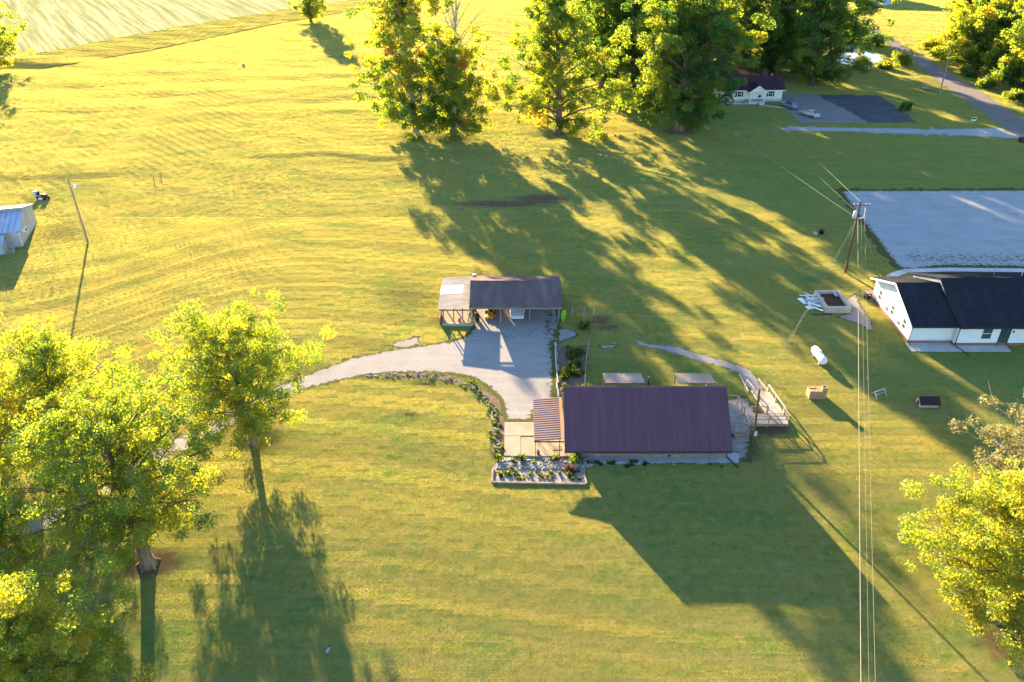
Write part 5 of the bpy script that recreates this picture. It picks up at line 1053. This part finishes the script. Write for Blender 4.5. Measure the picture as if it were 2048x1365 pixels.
for x in (-1.05, -.6, .55, 1.02):
    i_ = MB().cyl((x, -.1, 10.03), (x, -.1, 10.12), .03, 8).build("insulator_pin", M['chrome'], p2); lathe(MB(), (x, -.1, 10.1), [(.05, 0), (.09, .03), (.06, .07), (.08, .11), (.04, .17)], 10).build("insulator", M['porcelain'], i_, True)
MB().cyl((-.62, -.1, 8.15), (-.62, -.1, 9.05), .26, 14).build("transformer", M['transformer'], p2, True); MB().cyl((-.62, -.1, 9.05), (-.62, -.1, 9.28), .06, 8).build("bushing", M['porcelain'], p2)
MB().beam((-.2, 0, 8.0), (.75, -.1, 8.25), .06, .06).build("bracket", M['transformer'], p2); MB().beam((.62, -.1, 8.2), (.62, -.1, 9.6), .05).build("fuse_cutout", M['porcelain'], p2)
p3 = pole("dark wooden pole standing at the house deck", (23.8, 61.8, 0), (-.35, .15), 6.7, .13, 'pole_wood', "service_pole")
part("meter_box", M['transformer'], p3, ((-.12, -.28, 1.4), (.12, -.14, 1.9)))
p4 = pole("far pale power pole beside the road at the top right", (103.1, 194.9, 0), (-.1, 0), 10.1, .16, 'pole_pale'); MB().beam((-.5, -.1, 9.7), (.5, -.1, 9.7), .09, .1).build("crossarm", M['pole_pale'], p4)
def wire(label, a, b, r, sag, mat, n=16, name="power_line"):
    a, b = Vector(a), Vector(b); pts = [a.lerp(b, i / n) - Vector((0, 0, sag * 4 * (i / n) * (1 - i / n))) for i in range(n + 1)]
    tag(MB().tube(pts, r, 5).build(name, M[mat]), label, "cable")
def beyond(a, px, z, k):
    a = Vector(a); b = Vector(G(px, 1365, z)); return a + (b - a) * k
top = (46.35, 100, 10.45); low = (46.45, 99.9, 8.3)
wire("thick pale cable from the tall utility pole down to the bottom edge, leftmost of three", low, beyond(low, 1724, 7.7, 1.75), .023, .25, 'cable_pale')
a = (46.75, 99.9, 8.9); wire("thin cable from the tall pole to the bottom edge, middle of three", a, beyond(a, 1740, 8.4, 1.75), .007, .25, 'cable_pale')
a = (46.9, 99.9, 10.1); wire("thin cable from the tall pole's top to the bottom edge, rightmost of three", a, beyond(a, 1753, 9.7, 1.75), .009, .25, 'cable_pale')
wire("upper pale wire running from the tall pole towards the cottage", top, (46.9, 196, 10.2), .017, .5, 'cable_pale'); wire("middle pale wire from the tall pole's transformer towards the cottage", (45.9, 100, 9.2), (44.5, 196, 9.0), .010, .5, 'cable_pale')
wire("lower pale wire from the tall pole towards the huge tree", (46.4, 100, 8.1), (35.4, 166.0, 8.0), .016, .5, 'cable_pale')
wire("upper faint wire crossing the meadow between the two poles", (-63.85, 109.9, 9.9), (45.4, 100, 10.1), .008, .9, 'cable_thin', 30); wire("lower faint wire crossing the meadow between the two poles", (-63.85, 109.9, 8.9), (46.3, 100, 9.0), .008, 1.0, 'cable_thin', 30)
wire("upper service cable from the tall pole to the deck pole", (46.3, 99.9, 8.1), (23.45, 61.95, 6.6), .009, .5, 'cable_thin'); wire("lower service cable from the tall pole to the deck pole", (46.35, 99.9, 7.6), (23.47, 61.95, 6.3), .009, .5, 'cable_thin')
wire("guy wire from the tall pole down to the lawn", (46.5, 99.9, 8.3), (50.0, 94.2, 0), .012, 0, 'cable_thin', name="guy_wire")
tag(MB().cyl((50.0, 94.2, 0), (49.2, 95.5, 2.0), .035, 8).build("guy_guard", M['yellow']), "yellow plastic guard at the foot of the guy wire", "guard")
for lab, dz, z in (("upper wire from the far pole leaving the picture at the right", 0, 9.9), ("middle wire from the far pole leaving the picture at the right", .6, 8.4), ("lower wire from the far pole leaving the picture at the right", .9, 8.0)): wire(lab, (103.1, 194.9, z), (112.5, 130, z - .3), .013, .6, 'cable_pale')
# posts, stakes, signs
for i, (p, h, lab) in enumerate((((-62.9, 134.0), 2.0, "left one of two dark posts standing in the left meadow"), ((-62.2, 135.3), 2.0, "right one of two dark posts standing in the left meadow"))):
    o = thing("fence_post", lab, "post", (p[0], p[1], float(gz(*p))), 0, "posts in the left meadow"); MB().tube([(0, 0, -.2), (.03, 0, 1.2), (.0, .05, h)], [.075, .07, .06], 8).build("shaft", M['pole_wood'], o); part("cap", M['trim_dark'], o, ((-.06, -.01, h - .02), (.06, .11, h + .02)))
for p, lab in ((G2(112, 540), "thin stake in the grass below the leaning left pole"), (G2(17, 602), "thin stake at the left edge below the metal workshop")): tag(MB().cyl((*p, -.1), (p[0], p[1] + .1, 2.4), .03, 6).build("stake", M['wood_old']), lab, "stake")
tag(MB().cyl((*G2(1751, 690), -.1), (G2(1751, 690)[0], G2(1751, 690)[1], 1.6), .03, 6).build("stake", M['yellow']), "yellow stake on the lawn left of the white house", "stake")
def yard_sign(label, p, rz, w, h, back):
    o = thing("yard_sign", label, "sign", (*p, 0), rz); part("panel", M[back], o, ((-w / 2, -.012, .3), (w / 2, .012, .3 + h)))
    for x in (-w * .35, w * .35): part("stake", M['chrome'], o, ((x - .012, -.03, -.1), (x + .012, -.014, .3 + h * .5)))
    return o
s1 = yard_sign("small black and white yard sign in the shade at the bottom of the lawn", (-13.4, 37.7), math.radians(62), .62, .46, 'sign_dark')
for k in range(4): part("stripe", M['sign_white'], s1, ((-.27, .0125, .36 + k * .1), (.27 if k % 2 == 0 else .12, .016, .40 + k * .1))); part("stripe", M['sign_white'], s1, ((-.27, -.016, .36 + k * .1), (.27 if k % 2 == 0 else .12, -.0125, .40 + k * .1)))
s2 = yard_sign("small white and blue yard sign near the mouth of the gravel lane", (100.4, 172.7), .1, 1.0, .8, 'sign_white'); part("stripe", M['sign_dark'], s2, ((-.42, -.017, .62), (.42, -.0125, .98)))
mb_ = thing("roadside_bin", "black roadside bin lying at the right edge by the lane mouth", "bin", (103.4, 158.9, 0), .3); MB().box((0, 0, .45), (1.3, .9, .85), taper=.85).build("body", M['black_metal'], mb_, bevel=.05); part("lid", M['black_metal'], mb_, ((-.62, -.42, .885), (.62, .42, .97))); MB().cyl((-.5, -.5, .15), (-.4, -.5, .15), .15, 10).build("wheel", M['rubber'], mb_); MB().cyl((.4, -.5, .15), (.5, -.5, .15), .15, 10).build("wheel", M['rubber'], mb_)
tag(MB().rock((*G2(1852, 180), .3), 1.0, random.Random(8), .45).build("field_stone", M['rock']), "flat dark rock on the bank beside the far power pole", "stone")
tag(MB().box((*G2(1475, 270), .05), (2.0, .18, .06), .5).build("fallen_plank", M['wood_white']), "short pale plank lying right of the huge tree's foot", "plank")

# ------------------------------------------------------------------ garden edges, rocks and plants
tbd = thing("timber_border", "weathered landscape timbers edging the rock garden", "edging")
for a, b in (((-1.85, 56.30), (2.4, 56.18)), ((2.45, 56.18), (6.85, 56.05)), ((-1.86, 56.4), (-1.78, 58.3)), ((6.92, 56.1), (6.78, 57.9))): MB().beam((*a, .10), (*b, .10), .17, .18).build("timber", M['wood_old'], tbd, bevel=.015)
MB().beam((-.1, 60.08, .09), (5.95, 60.05, .09), .14, .14).build("timber", M['wood_old'], tbd)
MB().beam((7.6, 59.25, .05), (11.6, 59.2, .05), .07, .07).build("timber", M['wood_white'], tbd)
gf = thing("garden_logs", "line of pale split logs along the left side of the fenced garden strip", "edging")
rr_ = random.Random(12); y = 69.9
while y < 80.2:
    L_ = rr_.uniform(1.1, 1.9); x = 5.0 + .015 * (y - 70) + rr_.uniform(-.06, .06)
    MB().tube([(x, y, .1), (x + rr_.uniform(-.06, .06), y + L_ - .06, .1)], [.10, .09], 7).build("log", M['wood_white'], gf); y += L_
for i in range(5): tag(MB().tube([(5.22, 70.3 + i * 2.4, -.1), (5.24, 70.3 + i * 2.4, .8 + .1 * (i % 2))], [.05, .045], 7).build("garden_post", M['wood_white']), "short pale post on the left side of the fenced garden strip", "post", "left garden posts")
fr = thing("garden_fence", "thin sagging wire fence on the right side of the garden strip", "fence"); gp = [(9.2, 80.6), (8.75, 78.3), (8.4, 76.0), (8.15, 73.6), (7.9, 71.2)]
for x, y in gp: MB().tube([(x, y, -.1), (x + .03, y, 1.0)], .035, 6).build("post", M['wood_old'], fr)
for a, b in zip(gp, gp[1:]):
    for z in (.3, .6, .92): MB().beam((*a, z), (*b, z), .018).build("wire", M['wood_white'], fr)
tr_ = thing("trellis", "small grey trellis frame beside the right end of the carport", "trellis", (9.1, 87.6, 0), .05)
for x in (-1.5, 0, .0 + 1.2): part("post", M['wood_white'], tr_, ((x - .04, -.04, 0), (x + .04, .04, 1.25)))
for z in (.6, 1.15): part("rail", M['wood_old'], tr_, ((-1.5, -.06, z), (1.2, -.041, z + .06)))
def rocks(name, label, pts, rmin, rmax, seed, mat='rock'):
    r_ = random.Random(seed); m = MB()
    for x, y, z in pts: rr = r_.uniform(rmin, rmax); m.rock((x, y, z + rr * .25), rr, r_)
    return tag(m.build(name, M[mat]), label, "rocks", kind="stuff")
rp = random.Random(21); line = [(-16.2, 74.2), (-14, 74.35), (-10, 74.25), (-6.6, 73.3), (-4.1, 71.6), (-2.7, 69.4), (-1.75, 66), (-1.4, 63), (-1.35, 60.4)]; pts = []
for (xa, ya), (xb, yb) in zip(line, line[1:]):
    n_ = int(math.hypot(xb - xa, yb - ya) * 7)
    for i in range(n_): t_ = rp.random(); pts.append((xa + (xb - xa) * t_ + rp.gauss(0, .22), ya + (yb - ya) * t_ + rp.gauss(0, .22), rp.choice((0, 0, .12))))
rocks("rock_edging", "curved row of grey rocks edging the inside of the driveway", pts, .05, .15, 22)
pts = [(rp.uniform(-1.4, 6.3), 58.2 + abs(rp.gauss(0, .75)), 0) for _ in range(460)]; pts = [p for p in pts if p[1] < 59.95]
rocks("rock_garden", "heap of grey and white rocks in the bed below the patio", pts, .05, .17, 23)
rocks("rock_spill", "loose pale rocks at the front left corner of the house", [(6.4 + rp.random() * 1.4, 58.6 + rp.random() * 1.5, 0) for _ in range(50)], .08, .2, 24)
rocks("corner_stones", "few pale stones behind the back left corner of the house", [(5.4 + rp.random() * 1.6, 69.0 + rp.random() * .7, 0) for _ in range(16)], .1, .24, 25)
# plants, single ones that can be counted
def plant_mesh(seed, n, h, r, lw):
    rng = np.random.RandomState(seed); an = rng.uniform(0, 6.283, n); el = rng.uniform(.25, 1.3, n); L = h * rng.uniform(.6, 1.15, n)
    d = np.stack([np.cos(an) * np.cos(el) * r / h, np.sin(an) * np.cos(el) * r / h, np.sin(el)], 1); s = np.stack([-np.sin(an), np.cos(an), np.zeros(n)], 1)
    p0 = rng.normal(0, .05, (n, 3)) * [1, 1, 0] + [0, 0, .02]; m_ = p0 + d * L[:, None] * .6; e = p0 + d * L[:, None] + [0, 0, -.12 * h]; W = lw * rng.uniform(.6, 1.3, n)[:, None]
    V = np.stack([p0, m_ + s * W, e, m_ - s * W], 1).reshape(-1, 3); return np_mesh("leaves", V, np.arange(n * 4).reshape(n, 4), 4, np.clip(rng.normal(.5, .25, n), 0, 1))
pm = [plant_mesh(1, 40, .55, .5, .07), plant_mesh(2, 60, .35, .38, .06), plant_mesh(3, 46, .9, .8, .09)]
for q in pm: q.materials.append(M['weed'])
def plant(label, x, y, kind, sc, group=None, name="garden_plant"):
    o = bpy.data.objects.new(name, pm[kind]); col.objects.link(o); o.location = (x, y, .02); o.scale = (sc,) * 3; o.rotation_euler = (0, 0, rp.random() * 6.28); return tag(o, label, "plant", group)
plant("largest bright bushy plant in the middle of the rock garden's upper edge", .95, 59.6, 2, .9); plant("bright green plant at the left corner of the patio", -1.25, 59.55, 2, .85); plant("tall strap leaved plant at the trellis by the carport", 8.95, 84.6, 2, 1.7); plant("small light green plant by the driveway rocks at the shadow's edge", -4.4, 72.6, 1, 1.5); plant("green plant at the front right corner of the patio", 4.2, 59.75, 0, 1.1)
for i in range(48): plant("low green plant in the rock garden", rp.uniform(-1.4, 6.4), rp.choice((rp.uniform(56.7, 58.2), rp.uniform(57.2, 59.7))), rp.choice((0, 1, 1)), rp.uniform(.4, .9), "rock garden plants")
for i in range(70):
    k = rp.randrange(4, len(line) - 1) if i > 12 else rp.randrange(1, 4); t_ = rp.random(); (xa, ya), (xb, yb) = line[k], line[k + 1]
    plant("leafy weed among the driveway edging rocks", xa + (xb - xa) * t_ + rp.gauss(0, .3), ya + (yb - ya) * t_ + rp.gauss(0, .3), rp.choice((0, 1, 1)), rp.uniform(.35, .75), "edging plants")
for i in range(40): plant("coarse green weed in the fenced garden strip", rp.uniform(5.5, 8.2), rp.uniform(69.8, 80.2), rp.choice((0, 2, 2)), rp.uniform(.6, 1.1), "garden strip weeds")
for i in range(26): plant("low weed along the gravel strip of the maroon roofed house", rp.choice((rp.uniform(7, 22), rp.uniform(7, 12))), rp.choice((58.9, 59.2, 60.4)) + rp.gauss(0, .15), 1, rp.uniform(.5, .9), "gravel strip weeds")
shrub("bush", "dark green bush at the front left corner of the house", 6.15, 59.4, .75, .9, 451, 1500, .10, .25); M['leaf_red'] = leaf_mat('russet_leaf', [(0, (.07, .035, .02)), (1, (.15, .06, .03))], [(0, (.14, .06, .02)), (1, (.28, .11, .03))], .4)
shrub("bush", "reddish brown bush beside the dark bush in the rock garden", 5.5, 58.1, .7, .6, 452, 1200, .09, .5, 'leaf_red')

#@@END
# ------------------------------------------------------------------ grass blades: a patch of blades repeated over the lawn
def mow_height(x, y):
    """blade height by place: single mower passes were left a little higher or lower"""
    w = sst(-60, -25, x)                                     # far left the passes run diagonally
    ph = w * (y + 2.2 * np.sin(x * .045) + .07 * x) + (1 - w) * (y * .93 - x * .36 + 2 * np.sin(x * .05))
    r = np.random.RandomState(77).uniform(-1, 1, 2000) * 1.0
    q = ph / 1.25; i0 = np.floor(q).astype(int) % 1999; f = sst(.30, .70, q - np.floor(q)); h = 1 + (r[i0] * (1 - f) + r[i0 + 1] * f) * (.46 - .26 * sst(70, 125, y))
    edge = np.abs(q - np.floor(q) - .5) < .10
    return h * np.where(edge, .62, 1.0) * (1 + .18 * np.sin(x * .31 + y * .7) * np.sin(x * .11 - y * .23))
def grass(name, label, size, nb, h, wd, pts, seed):
    rng = np.random.RandomState(seed); n = len(pts); k = int(round(nb ** .5)); nb = k * k
    gx, gy = np.meshgrid((np.arange(k) + .5) / k - .5, (np.arange(k) + .5) / k - .5)
    P = np.stack([gx.ravel() * size, gy.ravel() * size, np.zeros(nb)], 1); P[:, :2] += rng.uniform(-.5, .5, (nb, 2)) * size / k
    an = rng.uniform(0, 6.28, nb); L = h * rng.uniform(.7, 1.25, nb); W = wd * rng.uniform(.8, 1.2, nb)
    u = np.stack([np.cos(an), np.sin(an), np.zeros(nb)], 1); ln = rng.normal(0, .32, (nb, 2))
    top = P + np.stack([ln[:, 0] * L, ln[:, 1] * L, L], 1)
    V = np.stack([P - u * W[:, None], P + u * W[:, None], top], 1).reshape(-1, 3); V[:, 2] -= 0.008
    me = bpy.data.meshes.new(name); me.vertices.add(nb * 3 + n); me.vertices.foreach_set("co", np.concatenate([V, pts]).astype(np.float32).ravel())
    me.loops.add(nb * 3); me.loops.foreach_set("vertex_index", np.arange(nb * 3, dtype=np.int32)); me.polygons.add(nb); me.polygons.foreach_set("loop_start", np.arange(0, nb * 3, 3, dtype=np.int32)); me.update(calc_edges=True)
    a = me.attributes.new("is_spot", 'BOOLEAN', 'POINT'); a.data.foreach_set("value", np.concatenate([np.zeros(nb * 3, bool), np.ones(n, bool)]))
    e = .5; x, y = pts[:, 0], pts[:, 1]; sx, sy = (gz(x + e, y) - gz(x - e, y)) / (2 * e), (gz(x, y + e) - gz(x, y - e)) / (2 * e)
    quarter = rng.randint(0, 4, n) * (math.pi / 2); c_, s_ = np.cos(quarter), np.sin(quarter)
    rot = np.stack([np.arctan(sy * c_ - sx * s_), -np.arctan(sx * c_ + sy * s_), quarter], 1)     # lie along the slope, turned by quarters
    a = me.attributes.new("turn", 'FLOAT_VECTOR', 'POINT'); a.data.foreach_set("vector", np.concatenate([np.zeros((nb * 3, 3)), rot]).astype(np.float32).ravel())
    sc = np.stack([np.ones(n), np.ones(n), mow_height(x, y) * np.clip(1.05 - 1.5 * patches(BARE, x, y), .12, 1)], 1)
    a = me.attributes.new("size", 'FLOAT_VECTOR', 'POINT'); a.data.foreach_set("vector", np.concatenate([np.ones((nb * 3, 3)), sc]).astype(np.float32).ravel())
    o = link(name, me, M['blades']); tag(o, label, "grass", kind="stuff")
    ng = bpy.data.node_groups.new("scatter_" + name, 'GeometryNodeTree'); ng.interface.new_socket("Geometry", in_out='INPUT', socket_type='NodeSocketGeometry'); ng.interface.new_socket("Geometry", in_out='OUTPUT', socket_type='NodeSocketGeometry')
    gi = ng.nodes.new('NodeGroupInput'); go = ng.nodes.new('NodeGroupOutput'); sp = ng.nodes.new('GeometryNodeSeparateGeometry'); ip = ng.nodes.new('GeometryNodeInstanceOnPoints')
    def named(nm, typ):
        q = ng.nodes.new('GeometryNodeInputNamedAttribute'); q.data_type = typ; q.inputs[0].default_value = nm; return q.outputs[0]
    ng.links.new(gi.outputs[0], sp.inputs[0]); ng.links.new(named("is_spot", 'BOOLEAN'), sp.inputs[1]); ng.links.new(sp.outputs[0], ip.inputs['Points']); ng.links.new(sp.outputs[1], ip.inputs['Instance'])
    ng.links.new(named("turn", 'FLOAT_VECTOR'), ip.inputs['Rotation']); ng.links.new(named("size", 'FLOAT_VECTOR'), ip.inputs['Scale']); ng.links.new(ip.outputs[0], go.inputs[0])
    md = o.modifiers.new("scatter", 'NODES'); md.node_group = ng; return o
def lawn_spots(y0, y1, step, seed, margin=1.12):
    rng = np.random.RandomState(seed); gx, gy = np.meshgrid(np.arange(-y1 * .72 - 25, y1 * .72 + 25, step), np.arange(y0, y1, step))
    x = gx.ravel() + rng.uniform(-.06, .06, gx.size) * step; y = gy.ravel() + rng.uniform(-.06, .06, gx.size) * step
    dep = y * _ct + CAM_H * _st; k = np.abs(x) < dep * 1024 / CAM_F * margin; x, y = x[k], y[k]
    ok = np.ones(len(x), bool)
    for P in PAVED:
        lo, hi = P.min(0), P.max(0); c = (x > lo[0]) & (x < hi[0]) & (y > lo[1]) & (y < hi[1])
        if c.any(): ii = np.where(c)[0]; ok[ii[inside(P, x[ii], y[ii])]] = False
    ok &= patches(BARE, x, y) < .62
    x, y = x[ok], y[ok]; return np.stack([x, y, gz(x, y)], 1)
grass("grass", "short mown grass of the near lawn", .5, 144, .050, .0085, lawn_spots(30, 120, .5, 5), 1)
grass("meadow_grass", "mown grass of the far meadow", .9, 121, .050, .022, lawn_spots(120, 345, .9, 6, 1.05), 2)
